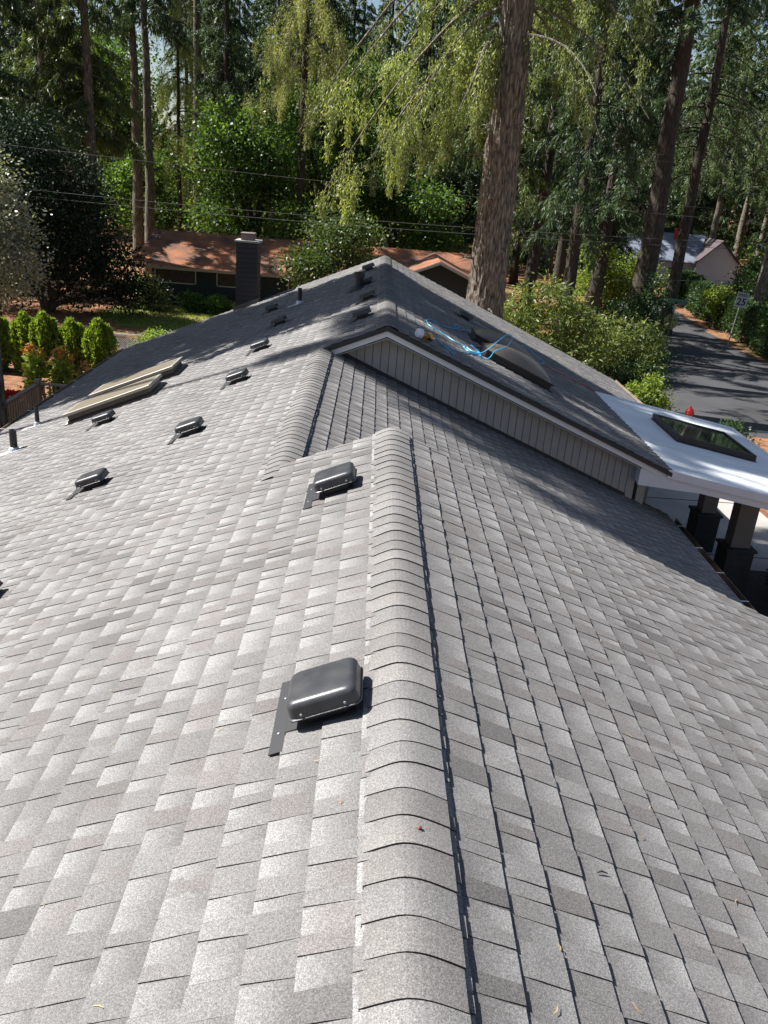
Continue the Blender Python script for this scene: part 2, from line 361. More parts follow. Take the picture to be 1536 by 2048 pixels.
def ridge_cap(parent, x, z, y0, y1, seed):
    r = np.random.default_rng(seed); Q = []; C = []
    us = np.linspace(-.152, .152, 15); prof = -TT * (np.sqrt(us ** 2 + .075 ** 2) - .075) + .004 + np.minimum(0, us + .03) * .165 + np.minimum(0, .03 - us) * .01
    y = y0; E = .14
    while y < y1:
        ye = min(y + E, y1) + .012; base = (PAL['md'] * .6 + PAL['gr'] * .4) * r.uniform(.86, 1.14) * np.array((1, .985, .97) if r.random() < .5 else (1, 1, 1))
        dx = r.uniform(-.003, .003); hn = .0062 + r.uniform(-.0012, .0016); yn = y + r.uniform(-.009, .009); sk = r.uniform(-.011, .011)
        for i in range(14):
            a, b = us[i] + dx, us[i + 1] + dx
            A = (x + a, yn + sk * a / .15, z + prof[i] + hn); B = (x + b, yn + sk * b / .15, z + prof[i + 1] + hn); A2 = (x + a, ye, z + prof[i]); B2 = (x + b, ye, z + prof[i + 1])
            Q.append((A, B, B2, A2)); C.append((base * 1.05, base * 1.05, base * .93, base * .93))
            Q.append((A, (A[0], A[1], A[2] - hn - .004), (B[0], B[1], B[2] - hn - .004), B)); C.append([base * .18] * 4)
        for i in (0, 14):
            a = us[i] + dx; zb = z - TT * abs(a) - .012
            Q.append(((x + a, yn, z + prof[i] + hn), (x + a, yn, zb), (x + a, ye, zb), (x + a, ye, z + prof[i]))); C.append([base * .16] * 4)
        y += E
    me = quad_mesh('ridge_cap', np.array(Q) - np.array(HO), cols=np.array(C)); me.materials.append(SH)
    o = bpy.data.objects.new('ridge_cap', me); COL.objects.link(o); o.parent = parent; return o
ridge_cap(roofL, XR, ZR, Y0, YN + .03, 1)
ridge_cap(roofM, XM, ZM, YN - .3, YF + .05, 2)
ridge_cap(roofF, XR, ZR, YF - .01, YE + .02, 3)

def zL(x): return ZR - TT * abs(x - XR)
def zM(x): return ZM - TT * (x - XM)
# roof decks (solid under the shingles)
b = MB()
def slab(x0, x1, zf, y0, y1, th=.10, dz=-.012):
    b.prism([(x0, y0, zf(x0) + dz), (x1, y0, zf(x1) + dz), (x1, y0, zf(x1) + dz - th), (x0, y0, zf(x0) + dz - th)], (0, y1 - y0, 0))
slab(-7.12, XM, zL, Y0, YE - .02); slab(XM, XR, zL, Y0, YN - .02); slab(XM, XR, zL, YF + .03, YE - .02)
slab(XR, 5.38, zL, Y0, YN - .02); slab(XM, 5.36, zM, YN - .9, 13.2); slab(XR, 5.28, zL, YF + .42, YE - .02); slab(5.28, 7.28, zL, 18.3, YE - .02)
b.build('roof_deck', TRIMDK, house, off=HO)
# black drip edge (its strip also stands in for the shadow band) and white rake board along the gable above the lower roof
b = MB()
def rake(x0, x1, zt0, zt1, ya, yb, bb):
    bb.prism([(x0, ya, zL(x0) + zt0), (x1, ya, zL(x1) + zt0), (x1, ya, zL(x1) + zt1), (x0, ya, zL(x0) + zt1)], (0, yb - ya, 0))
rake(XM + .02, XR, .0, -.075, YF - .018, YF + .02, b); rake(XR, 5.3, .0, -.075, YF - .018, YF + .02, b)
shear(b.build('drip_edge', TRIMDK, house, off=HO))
b = MB(); rake(-.60, XR, -.078, -.168, YF + .025, YF + .065, b); rake(XR, 4.95, -.078, -.168, YF + .025, YF + .065, b)
shear(b.build('rake_board', WHITE, house, off=HO))
b = MB(); rake(-.6, XR, -.187, -.2, YF + .03, 12.92, b); rake(XR, 4.6, -.187, -.2, YF + .03, 12.92, b)
shear(b.build('soffit', SIDING, house, off=HO))
# vertical-board gable wall
b = MB(); x = -.45; bw = .127
while x < 4.52:
    x1 = min(x + bw, 4.52)
    for (xa, xb, yy, mi) in ((x, x1 - .010, 12.90, 0), (x1 - .010, x1, 12.915, 1)):
        zt = lambda q: zL(q) - .2
        xs = [xa, xb] if not (xa < XR < xb) else [xa, XR, xb]
        for u0, u1 in zip(xs[:-1], xs[1:]):
            zb0, zb1 = min(zM(u0) - .06, zt(u0)), min(zM(u1) - .06, zt(u1))
            if u0 > 4.3: zb0 -= .3; zb1 -= .3
            b.prism([(u0, yy, zb0), (u1, yy, zb1), (u1, yy, zt(u1)), (u0, yy, zt(u0))], (0, .03, 0), mi)
    x = x1
shear(b.build('gable_wall', [SIDING, GROOVE], house, off=HO))
b = MB(); b.b2((4.5, 12.89, -5.6), (4.64, 13.0, zL(4.55) - .2)); shear(b.build('corner_board', SIDING, house, off=HO))
# metal flashing strip where the lower roof meets the wall
b = MB()
for (u0, u1) in ((-.45, XR), (XR, 4.5)): b.prism([(u0, 12.86, zM(u0) + .012), (u1, 12.86, zM(u1) + .012), (u1, 12.86, zM(u1) + .06), (u0, 12.86, zM(u0) + .06)], (0, .035, 0))
shear(b.build('wall_flashing', TRIMDK, house, off=HO))
# walls below the roofs
b = MB()
b.b2((-6.7, Y0 + .4, -5.72), (-6.55, YE - .5, zL(-6.7) - .12)); b.b2((4.8, Y0 + .4, -5.6), (4.95, 13.2, zM(4.9) - .13)); b.b2((4.8, Y0 + .4, zM(4.9) - .13), (4.95, YN - .4, zL(4.95) - .13))
b.b2((4.72, 13.25, -5.6), (4.86, 18.6, zL(4.8) - .13)); b.b2((6.75, 18.6, -5.6), (6.9, YE - .5, zL(6.9) - .13)); b.b2((4.86, 18.6, -5.6), (6.75, 18.75, zL(6.75) - .13))
for yy in (Y0 + .4, YE - .55):
    b.prism([(-6.7, yy, -5.6), (6.6, yy, -5.6), (6.6, yy, zL(6.6) - .14), (XR, yy, ZR - .14), (-6.7, yy, zL(-6.7) - .14)], (0, .15, 0))
yy = YN - .5; b.prism([(XM, yy, zL(XM) - .14), (XR, yy, ZR - .14), (4.8, yy, zL(4.8) - .14), (4.8, yy, zM(4.8) - .05), (XM, yy, zM(XM) - .05)], (0, .1, 0))
b.build('wall', SIDING, house, off=HO)
# gutters
def gutter(x, z, y0, y1, side, mat, hang=.9):
    g = MB(); w = .12; h = .1; th = .004
    pr = [(0, 0), (0, -h), (w * .72, -h), (w, -h * .35), (w, 0), (w - .012, 0), (w - .012, -h * .33), (w * .7, -h + th), (th, -h + th), (th, 0)]
    g.prism([(x + side * a, y0, z + c) for a, c in pr], (0, y1 - y0, 0))
    o = g.build('gutter', mat, house, off=HO)
    hb = MB(); y = 0; hb.b2((x - side * .05, y0 + .4, z + .003), (x + side * w, y0 + .425, z + .01)); h0 = hb.build('gutter_hanger', GUTW, o, off=HO)
    while y0 + .4 + y + hang < y1: y += hang; q = h0.copy(); COL.objects.link(q); q.location = (0, y, 0)
gutter(5.43, zM(5.43) - .0, YN - .85, 13.35, 1, GUT); gutter(-7.16, zL(-7.16) - .005, Y0, YE, -1, TAN, 1.4); gutter(7.33, zL(7.33) - .005, 18.3, YE, 1, TAN, 1.4)

# box vents
def rrect(cx, cy, hx, hy, r, z, n=5):
    pts = []
    for (sx, sy, a0) in ((1, 1, 0), (-1, 1, 90), (-1, -1, 180), (1, -1, 270)):
        for k in range(n + 1):
            a = math.radians(a0 + 90 * k / n); pts.append((cx + sx * (hx - r) + r * math.cos(a), cy + sy * (hy - r) + r * math.sin(a), z))
    return pts
def make_vent():
    h = MB(); hx, hy = .163, .14
    R = [rrect(0, 0, hx - .004, hy - .004, .03, .060), rrect(0, 0, hx + .006, hy + .006, .036, .058), rrect(0, 0, hx + .006, hy + .006, .036, .064), rrect(0, 0, hx, hy, .034, .068), rrect(0, 0, hx - .003, hy - .003, .036, .110)]
    for k in range(1, 7):
        a = math.pi / 2 * k / 6; q = .032
        R.append(rrect(0, 0, hx - .003 - q * (1 - math.cos(a)), hy - .003 - q * (1 - math.cos(a)), .036, .110 + q * math.sin(a) * 1.0))
    R.append(rrect(0, 0, hx * .45, hy * .45, .03, .146))
    h.rings(R)
    hood = h.build('roof_vent', BLACK, house, smooth=True)
    th = MB(); th.rings([rrect(0, 0, .10, .095, .02, .004), rrect(0, 0, .10, .095, .02, .062)]); th.build('vent_throat', PIPE, hood)
    fl = MB(); fl.b2((-.268, -.25, .002), (-.205, .29, .0085)); fl.b2((-.205, -.12, .0015), (.12, .14, .008)); fl.build('vent_flange', FLANGE, hood)
    sc = MB(); sc.lathe([(.007, 0), (.006, .004), (.001, .006)], 8); s0 = sc.build('vent_screw', M('dull_screw', (.3, .3, .31), .5, metal=.5), hood)
    for k, p in enumerate(((-.10, -hy - .001, .082), (.10, -hy - .001, .082), (-.235, -.12, .0085), (-.232, .14, .0085))):
        q = s0 if k == 0 else s0.copy()
        if k: COL.objects.link(q)
        q.location = p; q.rotation_euler = (math.pi / 2 if k < 2 else 0, 0, 0)
    return hood
vent0 = make_vent()
VL = [(-.06, 3.11), (-.165, 5.99), (-2.96, 8.72), (-2.10, 9.78), (-4.09, 12.71), (-1.92, 12.27), (-1.92, 14.75), (-1.89, 17.41), (-2.41, 20.49), (-.15, 14.31), (-.09, 16.5), (-.16, 19.07), (-.15, 22.03), (-3.02, 6.02)]
vents = []
for i, (vx, vy) in enumerate(VL + [(2.12, 19.25)]):
    o = vent0 if i == 0 else copy_tree(vent0, house)
    right = i == len(VL)
    if right: o.rotation_euler = Euler((0, AL, 0)).to_matrix().to_euler()
    else: o.rotation_euler = (0, -AL, 0)
    zz = zL(vx)
    o.location = (vx - HO[0], vy - HO[1], zz - HO[2] + .008); vents.append(o)
vents[0]['label'] = 'nearest black box vent, its flange showing on the left'
# plumbing pipes
def pipe(x, y, r, h, boot=True, fat=False):
    p = MB(); z = zL(x)
    if fat: p.lathe([(r * .75, -.05), (r * .75, h * .68), (r, h * .68), (r, h), (r * .8, h), (r * .8, h * .75)], 20, (x, y, z))
    else: p.lathe([(r, -.05), (r, h), (r * .8, h), (r * .8, h - .1)], 18, (x, y, z))
    o = p.build('vent_pipe', PIPE, house, smooth=True, off=HO)
    if boot:
        f = MB(); e = np.array((-CO, 0, -SI)); nn = np.array((-SI, 0, CO)); c = np.array((x, y, z))
        f.add([c + e * dx + np.array((0, dy, 0)) + nn * .012 for dx, dy in ((-.1, -.14), (.3, -.14), (.3, .14), (-.1, .14))], [(0, 1, 2, 3)])
        f.lathe([(r * 2.1, -.04), (r * 1.3, .06), (r * 1.02, .075)], 16, (x, y, z)); f.build('pipe_boot', LEAD if not fat else PIPE, o, off=HO)
pipe(-5.71, 13.01, .058, .36); pipe(-6.11, 15.02, .04, .36); pipe(-1.73, 19.98, .05, .36); pipe(-.33, 18.67, .115, .36, True, True)
# chimney
b = MB(); b.b2((-3.90, 24.1, -5.7), (-3.30, 24.75, .08)); k = -1.9
ch = b.build('chimney', M('charcoal_siding', (.032, .03, .03), .7, var=(.026, .025, .025), vscale=2), house, off=HO)
b = MB()
while k < .05: b.b2((-3.915, 24.085, k), (-3.285, 24.765, k + .006)); k += .13
b.build('lap_line', M('lap_edge', (.02, .02, .02), .7), ch, off=HO)
b = MB(); b.b2((-3.94, 24.06, .08), (-3.26, 24.79, .13)); b.build('chimney_cap', M('stone_cap', (.3, .29, .27), .8), ch, off=HO)
b = MB(); b.b2((-3.78, 24.2, .13), (-3.44, 24.6, .30)); b.b2((-3.80, 24.18, .30), (-3.42, 24.62, .325)); b.build('flue', M('flue_tile', (.2, .15, .125), .8, var=(.13, .1, .09)), ch, off=HO)
b = MB(); b.prism([(-3.96, 24.07, zL(-3.96) + .0), (-3.24, 24.07, zL(-3.24) + .0), (-3.24, 24.07, zL(-3.24) + .12), (-3.96, 24.07, zL(-3.96) + .12)], (0, .012, 0)); b.build('chimney_flashing', M('dull_flashing', (.12, .12, .125), .4, metal=.5), ch, off=HO)

# flat skylights on the left slope : curb with flared metal skirt, thick tan lid
def slopeL(d, y, h): return (XR - CO * d - SI * h, y, ZR - SI * d + CO * h)
SKF = M('skylight_frame_bronze', (.09, .08, .07), .4, metal=.4, var=(.07, .06, .052), vscale=4)
SKG = M('skylight_glazing_tan', (.31, .27, .20), .22, .6, var=(.27, .235, .18), vscale=1.2, coat=.3)
SKL = M('skylight_bright_edge', (.36, .33, .28), .35, metal=.3)
def skylight(d0, d1, y0, y1):
    b = MB()
    def ring(e, h, ee=0): return [slopeL(d0 - e, y0 - e, h), slopeL(d1 + e, y0 - e, h), slopeL(d1 + e, y1 + e, h), slopeL(d0 - e, y1 + e, h)]
    b.rings([ring(.06, .0), ring(.05, .03), ring(-.02, .07), ring(-.02, .15)]); o = b.build('skylight', SKF, house, off=HO)
    b = MB(); b.rings([ring(.03, .148), ring(.035, .15), ring(.035, .195), ring(.03, .2), ring(-.03, .2)], capt=False); b.build('skylight_frame', SKL, o, off=HO)
    b = MB(); b.rings([ring(-.028, .18), ring(-.028, .202)]); b.build('skylight_glass', SKG, o, off=HO)
skylight((XR + 3.62) / CO, (XR + 5.05) / CO, 13.75, 14.55); skylight((XR + 3.55) / CO, (XR + 5.05) / CO, 15.15, 15.95)
# dome skylights on the far right slope
DOME = M('smoky_dome_acrylic', (.20, .165, .125), .3, .6, var=(.15, .125, .095), vscale=2.2, detail=6, coat=.25)
def slopeR(d, y, h): return (XR + CO * d + SI * h, y, ZR - SI * d + CO * h)
def dome(d0, d1, y0, y1):
    b = MB()
    def ring(e, h): return [slopeR(d0 - e, y0 - e, h), slopeR(d1 + e, y0 - e, h), slopeR(d1 + e, y1 + e, h), slopeR(d0 - e, y1 + e, h)]
    b.rings([ring(.05, 0), ring(.05, .02), ring(0, .03), ring(0, .11), ring(.03, .11), ring(.03, .14), ring(-.02, .145)])
    o = b.build('dome_skylight', M('black_curb', (.025, .023, .022), .5), house, off=HO)
    b = MB(); n = 18; vs = []; fs = []
    for i in range(n + 1):
        for j in range(n + 1):
            u, v = i / n, j / n; hh = .145 + .2 * (max(0, (1 - (2 * u - 1) ** 2)) ** .62) * (max(0, 1 - (2 * v - 1) ** 2) ** .62)
            vs.append(slopeR(d0 + (d1 - d0) * u, y0 + (y1 - y0) * v, hh))
    for i in range(n):
        for j in range(n): fs.append((i * (n + 1) + j, (i + 1) * (n + 1) + j, (i + 1) * (n + 1) + j + 1, i * (n + 1) + j + 1))
    b.add(vs, fs).build('dome', DOME, o, smooth=True, off=HO)
dome((2.05 - XR) / CO, (3.3 - XR) / CO, 14.8, 15.5); dome((2.0 - XR) / CO, (3.3 - XR) / CO, 16.2, 16.9)

# ------------------------------------------------------------------ carport
car = thing('carport', 'flat white carport roof with a dark framed skylight and taupe posts, beside the street', 'carport', (7, 15.5, -5.4)); CH = (7, 15.5, -5.4)
def zc(x, d=0.): return -2.15 - .185 * (x - 5.3) + d
CX0, CX1, CY0, CY1 = 5.2, 8.5, 13.05, 18.5
b = MB(); b.prism([(CX0, CY0, zc(CX0)), (CX1, CY0, zc(CX1)), (CX1, CY0, zc(CX1, -.06)), (CX0, CY0, zc(CX0, -.06))], (0, CY1 - CY0, 0)); b.build('roof_membrane', MEMB, car, off=CH)
b = MB(); b.prism([(5.3, 14.85, zc(5.3, .002)), (CX1, 14.85, zc(CX1, .002)), (CX1, 14.85, zc(CX1, .006)), (5.3, 14.85, zc(5.3, .006))], (0, .05, 0)); q0 = b.build('lap_seam', MEMB, car, off=CH)
q = q0.copy(); COL.objects.link(q); q.location = (0, 2.75, 0)
b = MB()
b.prism([(4.62, CY0 - .07, zc(4.62, -.35)), (5.7, CY0 - .07, zc(5.7, -.23)), (CX1 + .05, CY0 - .07, zc(CX1, -.2)), (CX1 + .05, CY0 - .07, zc(CX1, .03)), (5.2, CY0 - .07, zc(5.2, .03)), (4.62, CY0 - .07, zL(4.62) - .19)], (0, .065, 0))
b.prism([(CX0, CY1 + .005, zc(CX0, -.2)), (CX1 + .05, CY1 + .005, zc(CX1, -.2)), (CX1 + .05, CY1 + .005, zc(CX1, .03)), (CX0, CY1 + .005, zc(CX0, .03))], (0, .06, 0))
b.b2((CX1 + .005, CY0, zc(CX1, -.2)), (CX1 + .05, CY1, zc(CX1, .02))); b.build('fascia', WHITE, car, off=CH)
b = MB(); b.prism([(5.08, CY0 - .105, zc(5.08, -.10)), (CX1 + .07, CY0 - .105, zc(CX1, -.10)), (CX1 + .07, CY0 - .105, zc(CX1, .034)), (5.08, CY0 - .105, zc(5.08, .034))], (0, .032, 0)); b.build('edge_trim', WHITE, car, off=CH)
b = MB(); b.prism([(4.62, CY0 + .005, zc(4.62, -.33)), (4.68, CY0 + .005, zc(4.68, -.33)), (4.68, CY0 + .005, zL(4.68) - .2), (4.62, CY0 + .005, zL(4.62) - .2)], (0, .3, 0)); b.build('beam', WHITE, car, off=CH)
b = MB(); b.prism([(4.9, CY0 + .02, zc(4.9, -.16)), (CX1 - .02, CY0 + .02, zc(CX1, -.16)), (CX1 - .02, CY0 + .02, zc(CX1, -.19)), (4.9, CY0 + .02, zc(4.9, -.19))], (0, 5.55, 0)); b.build('ceiling_board', SIDING, car, off=CH)
for (px_, py_, hz, hw, hp) in ((7.8, 15.5, -4.38, .2, .28), (7.95, 17.6, -4.46, .17, .26)):
    b = MB(); b.b2((px_ - hw, py_ - .17, hz), (px_ + hw, py_ + .17, zc(px_, -.17))); o = b.build('post', POSTM, car, off=CH, bevel=.012)
    b = MB(); b.b2((px_ - hp, py_ - .26, -5.45), (px_ + hp, py_ + .26, hz - .06)); b.b2((px_ - hp - .04, py_ - .3, hz - .06), (px_ + hp + .04, py_ + .3, hz)); b.build('pedestal', PED, o, off=CH, bevel=.01)
def cring(e, d): return [(6.14 - e, 17.2 + e, zc(6.14 - e, d)), (6.14 - e, 15.55 - e, zc(6.14 - e, d)), (7.77 + e, 15.55 - e, zc(7.77 + e, d)), (7.77 + e, 17.2 + e, zc(7.77 + e, d))]
b = MB(); b.rings([cring(.03, 0), cring(.0, .02), cring(0, .13), cring(-.06, .13), cring(-.06, .10)], capb=False, capt=False); o = b.build('skylight_curb', M('dark_brown_curb', (.028, .022, .02), .45), car, off=CH)
gm = M('dark_glass', (.03, .045, .042), .04, 1.0, coat=.5); b = MB(); b.rings([cring(-.055, .08), cring(-.055, .105)]); b.build('skylight_glass', gm, o, off=CH)
# splash block near posts
b = MB(); b.rings([rrect(0, 0, .34, .16, .03, 0), rrect(0, 0, .33, .15, .03, .06), rrect(0, 0, .27, .10, .03, .065), rrect(.04, 0, .26, .08, .03, .025)])
o = tag(b.build('splash_block', M('pale_plastic', (.35, .38, .37), .6)), 'pale plastic splash block on the ground beside the carport posts', 'splash block'); o.location = (7.25, 16.4, -5.37); o.rotation_euler = (0, 0, -.15)

# ------------------------------------------------------------------ tool, hoses and cord on the roof
def roofpt(x, y, h=.018): return (x + SI * h, y, ZR - TT * (x - XR) + CO * h)
def spline(pts, n=6):
    P = [np.array(p, float) for p in pts]; P = [P[0]] + P + [P[-1]]; out = []
    for i in range(1, len(P) - 2):
        for k in range(n):
            s = k / n; out.append(.5 * ((2 * P[i]) + (P[i + 1] - P[i - 1]) * s + (2 * P[i - 1] - 5 * P[i] + 4 * P[i + 1] - P[i + 2]) * s ** 2 + (3 * P[i] - P[i - 1] - 3 * P[i + 1] + P[i + 2]) * s ** 3))
    out.append(P[-2]); return [tuple(p) for p in out]
HOSE = M('blue_hose', (.04, .36, .62), .4, .5)
A_ = [(1.06, 13.55), (1.16, 13.5), (1.25, 13.4), (1.32, 13.12), (1.27, 13.3)]
B_ = [(2.03, 17.4), (1.78, 16.62), (1.67, 16.52), (1.66, 16.9), (1.76, 17.2), (1.77, 16.95), (1.64, 16.43), (1.49, 16.11), (1.34, 15.86), (1.2, 15.82), (1.08, 15.79), (1.01, 15.5), (1.0, 15.08), (1.05, 14.93), (1.21, 14.85), (1.35, 14.75), (1.48, 14.6), (1.63, 14.57), (1.71, 14.36), (1.88, 14.5), (1.95, 14.52), (1.93, 14.95), (1.85, 15.25), (1.87, 15.31), (1.9, 15.13), (1.96, 14.9), (1.93, 14.6), (1.74, 14.31), (1.65, 14.4), (1.68, 14.7), (1.8, 14.56)]
loop3 = [(1.93, 14.55, .06), (2.02, 14.58, .2), (2.1, 14.6, .4), (2.18, 14.6, .56), (2.26, 14.58, .54), (2.24, 14.5, .38), (2.1, 14.45, .22), (2.08, 14.42, .12), (2.05, 14.38, .06)]
C_ = [(1.98, 14.36), (1.79, 14.3), (1.55, 13.83), (1.34, 13.57), (1.25, 13.5), (1.15, 13.44)]
pts = [roofpt(x, y) for x, y in B_] + [roofpt(x, y, h) for x, y, h in loop3] + [roofpt(x, y) for x, y in C_]
b = MB(); b.tube(spline(pts, 6), .009, 8); b.tube(spline([roofpt(1.02, 13.3, .08), roofpt(1.1, 13.4, .05), roofpt(1.2, 13.42), roofpt(1.28, 13.3), roofpt(1.34, 13.08)], 6), .009, 8)
tag(b.build('air_hose', HOSE, smooth=True), 'tangled light blue air hose lying on the shaded roof beside the nearer dome skylight', 'hose')
D_ = [(3.52, 19.6), (3.72, 20.2), (3.85, 20.35), (3.89, 19.73), (3.96, 19.44), (4.0, 18.87), (3.81, 18.35), (3.66, 18.3), (3.58, 18.28)]
b = MB(); b.tube(spline([roofpt(x, y) for x, y in D_], 6), .009, 8); tag(b.build('air_hose', HOSE, smooth=True), 'short length of light blue hose beyond the dome skylights', 'hose')
E_ = [(3.86, 18.3), (4.3, 18.38), (4.74, 18.56), (5.0, 18.75), (4.98, 18.95), (5.0, 18.72), (5.25, 18.6), (5.32, 18.5)]
b = MB(); b.tube(spline([roofpt(x, y) for x, y in E_], 6), .008, 6); tag(b.build('extension_cord', M('red_cord', (.5, .06, .03), .5), smooth=True), 'thin red cord running down the roof to the corner of the white carport roof', 'cord')
tool = thing('nail_gun', 'air nail gun with pale drum and amber body lying near the roof edge', 'nail gun', roofpt(.86, 13.0, .02))
tool.rotation_euler = (Euler((0, AL, 0)).to_matrix() @ Euler((0, 0, math.radians(38))).to_matrix()).to_euler()
def lay(prof, n=16):   # lathe about local X
    q = MB(); q.lathe(prof, n); q.v = [(z, y, x + .07) for x, y, z in q.v]; return q
q = lay([(.05, -.24), (.072, -.235), (.078, -.20), (.078, -.175), (.05, -.165)]); q.build('drum', M('pale_drum', (.62, .66, .74), .4), tool, smooth=True)
q = lay([(.045, -.165), (.05, -.15), (.05, -.08), (.045, -.07), (.052, -.06), (.052, .0), (.04, .03)])
q.build('body', M('amber_plastic', (.42, .22, .04), .35, var=(.12, .06, .02), vscale=22, detail=2), tool, smooth=True)
q = lay([(.056, -.005), (.07, .0), (.07, .03), (.056, .035)]); q.build('ring', M('yellow_ring', (.6, .42, .16), .4), tool, smooth=True)
q = MB(); q.box((.07, .03, .05), (.16, .05, .07)); q.box((.0, -.045, .05), (.05, .10, .045)); q.build('handle', M('black_rubber', (.015, .013, .012), .6), tool, bevel=.012)
q = lay([(.02, .06), (.024, .07), (.02, .15), (.012, .16)]); q.build('fitting', M('copper_fitting', (.7, .5, .38), .3, metal=.6), tool, smooth=True)

# ------------------------------------------------------------------ foliage builders
def unit(v): return v / np.maximum(np.linalg.norm(v, axis=-1, keepdims=True), 1e-9)
def cards(c, d, L_, W_, r):
    n = len(c); w = unit(np.cross(d, unit(r.normal(size=(n, 3))))); L_ = np.broadcast_to(L_, (n,))[:, None]; W_ = np.broadcast_to(W_, (n,))[:, None]
    mid = c + d * L_ * .5
    return np.stack([c, mid + w * W_ / 2, c + d * L_, mid - w * W_ / 2], 1)
def trunk_mb(H, r0, r1, seed, lean=(0, 0), n=12, seg=14, butt=.35):
    rr = random.Random(seed); pts = []; rs = []
    for i in range(seg + 1):
        f = i / seg; z = H * f ** 1.15
        pts.append((lean[0] * f * f + rr.uniform(-.05, .05) * r0 * 3 * (i > 0), lean[1] * f * f + rr.uniform(-.05, .05) * r0 * 3 * (i > 0), z - .15 * (i == 0)))
        rs.append(r0 + (r1 - r0) * f + butt * r0 * math.exp(-z / (1.2 * r0 + .3)))
    b = MB(); b.tube(pts, rs, n); return b
def conifer(seed, H, z0, R, nb, kt, Lc, Wc, droop=.5, cpt=6, r0=.5, lean=(0, 0), prof=.75, sparse=.0, clump=1.):
    r = np.random.default_rng(seed); tb = trunk_mb(H, r0, .04, seed, lean); V = []; Tn = []
    for i in range(nb):
        f = (i + r.uniform(0, 1)) / nb; z = z0 + (H - z0 - .5) * f
        ln = R * (1 - f) ** prof * r.uniform(.55, 1.1) + .25; az = r.uniform(0, 2 * math.pi)
        if f < .3 and r.random() < sparse: ln *= .4
        a = np.array((math.cos(az), math.sin(az), 0)); pr = np.array((-a[1], a[0], 0))
        fz = z / H; base = np.array((lean[0] * fz ** 2, lean[1] * fz ** 2, z))
        dr = droop * r.uniform(.5, 1.3)
        s = np.linspace(0, 1, 7); path = base + a * (s * ln)[:, None] + np.array((0, 0, 1.)) * ((.12 * s - dr * s ** 1.7 + .12 * np.maximum(0, s - .7)) * ln)[:, None]
        tb.tube([tuple(p) for p in path[::2]], [max(.012, ln * .011), ln * .008, ln * .005, .006], 3, False)
        m = max(4, int(ln * kt)); ss = r.uniform(.15, 1, m) ** .8
        tp = np.stack([np.interp(ss, s, path[:, k]) for k in range(3)], 1)
        side = r.choice((-1, 1), m)[:, None]
        td = unit(pr * side * r.uniform(.2, 1, (m, 1)) + a * r.uniform(.1, .7, (m, 1)) + np.array((0, 0, -1)) * r.uniform(.3, 1.5, (m, 1)))
        tl = (.3 + .35 * ln * .3 * r.random((m, 1))) * clump
        q = np.arange(cpt) / cpt
        cp = tp[:, None, :] + td[:, None, :] * tl[:, None] * q[None, :, None] + np.array((0, 0, -1)) * (q ** 2 * .35)[None, :, None] * tl[:, None]
        cd = unit(td[:, None, :] * .8 + r.normal(size=(m, cpt, 3)) * .42 + np.array((0, 0, -.35)))
        tt = np.clip(r.normal(.38, .2, (m, 1)) + .45 * (ss[:, None] - .5) + r.normal(0, .14) + np.zeros((m, cpt)), 0, 1)
        V.append(cards(cp.reshape(-1, 3), cd.reshape(-1, 3), Lc * r.uniform(.7, 1.3, m * cpt), Wc * r.uniform(.7, 1.3, m * cpt), r)); Tn.append(tt.ravel())
    return tb, np.concatenate(V), np.concatenate(Tn)
def blobcrown(seed, blobs, ncl, per, Lc, Wc, cr=.45, hang=.25, shell=.55):
    """leaf clusters through ellipsoids (cx,cy,cz,rx,ry,rz)"""
    r = np.random.default_rng(seed); vol = np.array([b[3] * b[4] * b[5] for b in blobs]) ** .75; pb = vol / vol.sum()
    idx = r.choice(len(blobs), ncl, p=pb); B = np.array(blobs)[idx]
    dirs = unit(r.normal(size=(ncl, 3))); rad = (shell + (1 - shell) * r.random((ncl, 1)))
    cc = B[:, :3] + dirs * rad * B[:, 3:6]
    off = r.normal(size=(ncl, per, 3)) * cr * np.array((1, 1, .6)) * r.uniform(.6, 1.3, (ncl, 1, 1))
    cp = cc[:, None, :] + off
    cd = unit(unit(off) * .6 + dirs[:, None, :] * .5 + r.normal(size=(ncl, per, 3)) * .6 + np.array((0, 0, -hang)))
    tt = np.clip(r.normal(.45, .22, (ncl, 1)) + r.normal(0, .12, (ncl, per)), 0, 1)
    n = ncl * per
    return cards(cp.reshape(-1, 3), cd.reshape(-1, 3), Lc * r.uniform(.7, 1.3, n), Wc * r.uniform(.7, 1.3, n), r), tt.ravel()
def leaf_obj(name, V, T, mat, parent=None):
    me = quad_mesh(name, V, T); me.materials.append(mat); o = bpy.data.objects.new(name, me); COL.objects.link(o)
    if parent is not None: o.parent = parent
    return o

# ---- forest conifers: shared meshes
print('conifers')
PROTO = {}
def proto(key, lm, bm, *a, **k):
    tb, V, T = conifer(*a, **k); me = quad_mesh('crown', V, T); me.materials.append(lm)
    me2 = bpy.data.meshes.new('trunk'); me2.from_pydata(tb.v, [], tb.f); me2.materials.append(bm); me2.polygons.foreach_set('use_smooth', [True] * len(me2.polygons)); PROTO[key] = (me2, me)
proto('fa', LFIR, BARK, 21, 34, 9.0, 4.6, 120, 15, .32, .075, .55, 7, .5)
proto('fb', LFIRD, BARKD, 22, 34, 6.5, 4.2, 130, 15, .30, .07, .6, 7, .5)
proto('fc', LFIR, BARK, 23, 34, 11.5, 5.2, 100, 17, .32, .075, .8, 7, .5)
proto('fd', LFIRD, BARKD, 24, 30, 2.5, 4.8, 130, 17, .32, .08, .45, 7, .42)
proto('tall_shaded', LFIRD, BARKD, 26, 36, 15, 4.8, 95, 15, .32, .075, .6, 7, .55)
proto('tall', LFIRD, BARK, 25, 36, 16, 4.8, 90, 15, .32, .075, .6, 7, .55)
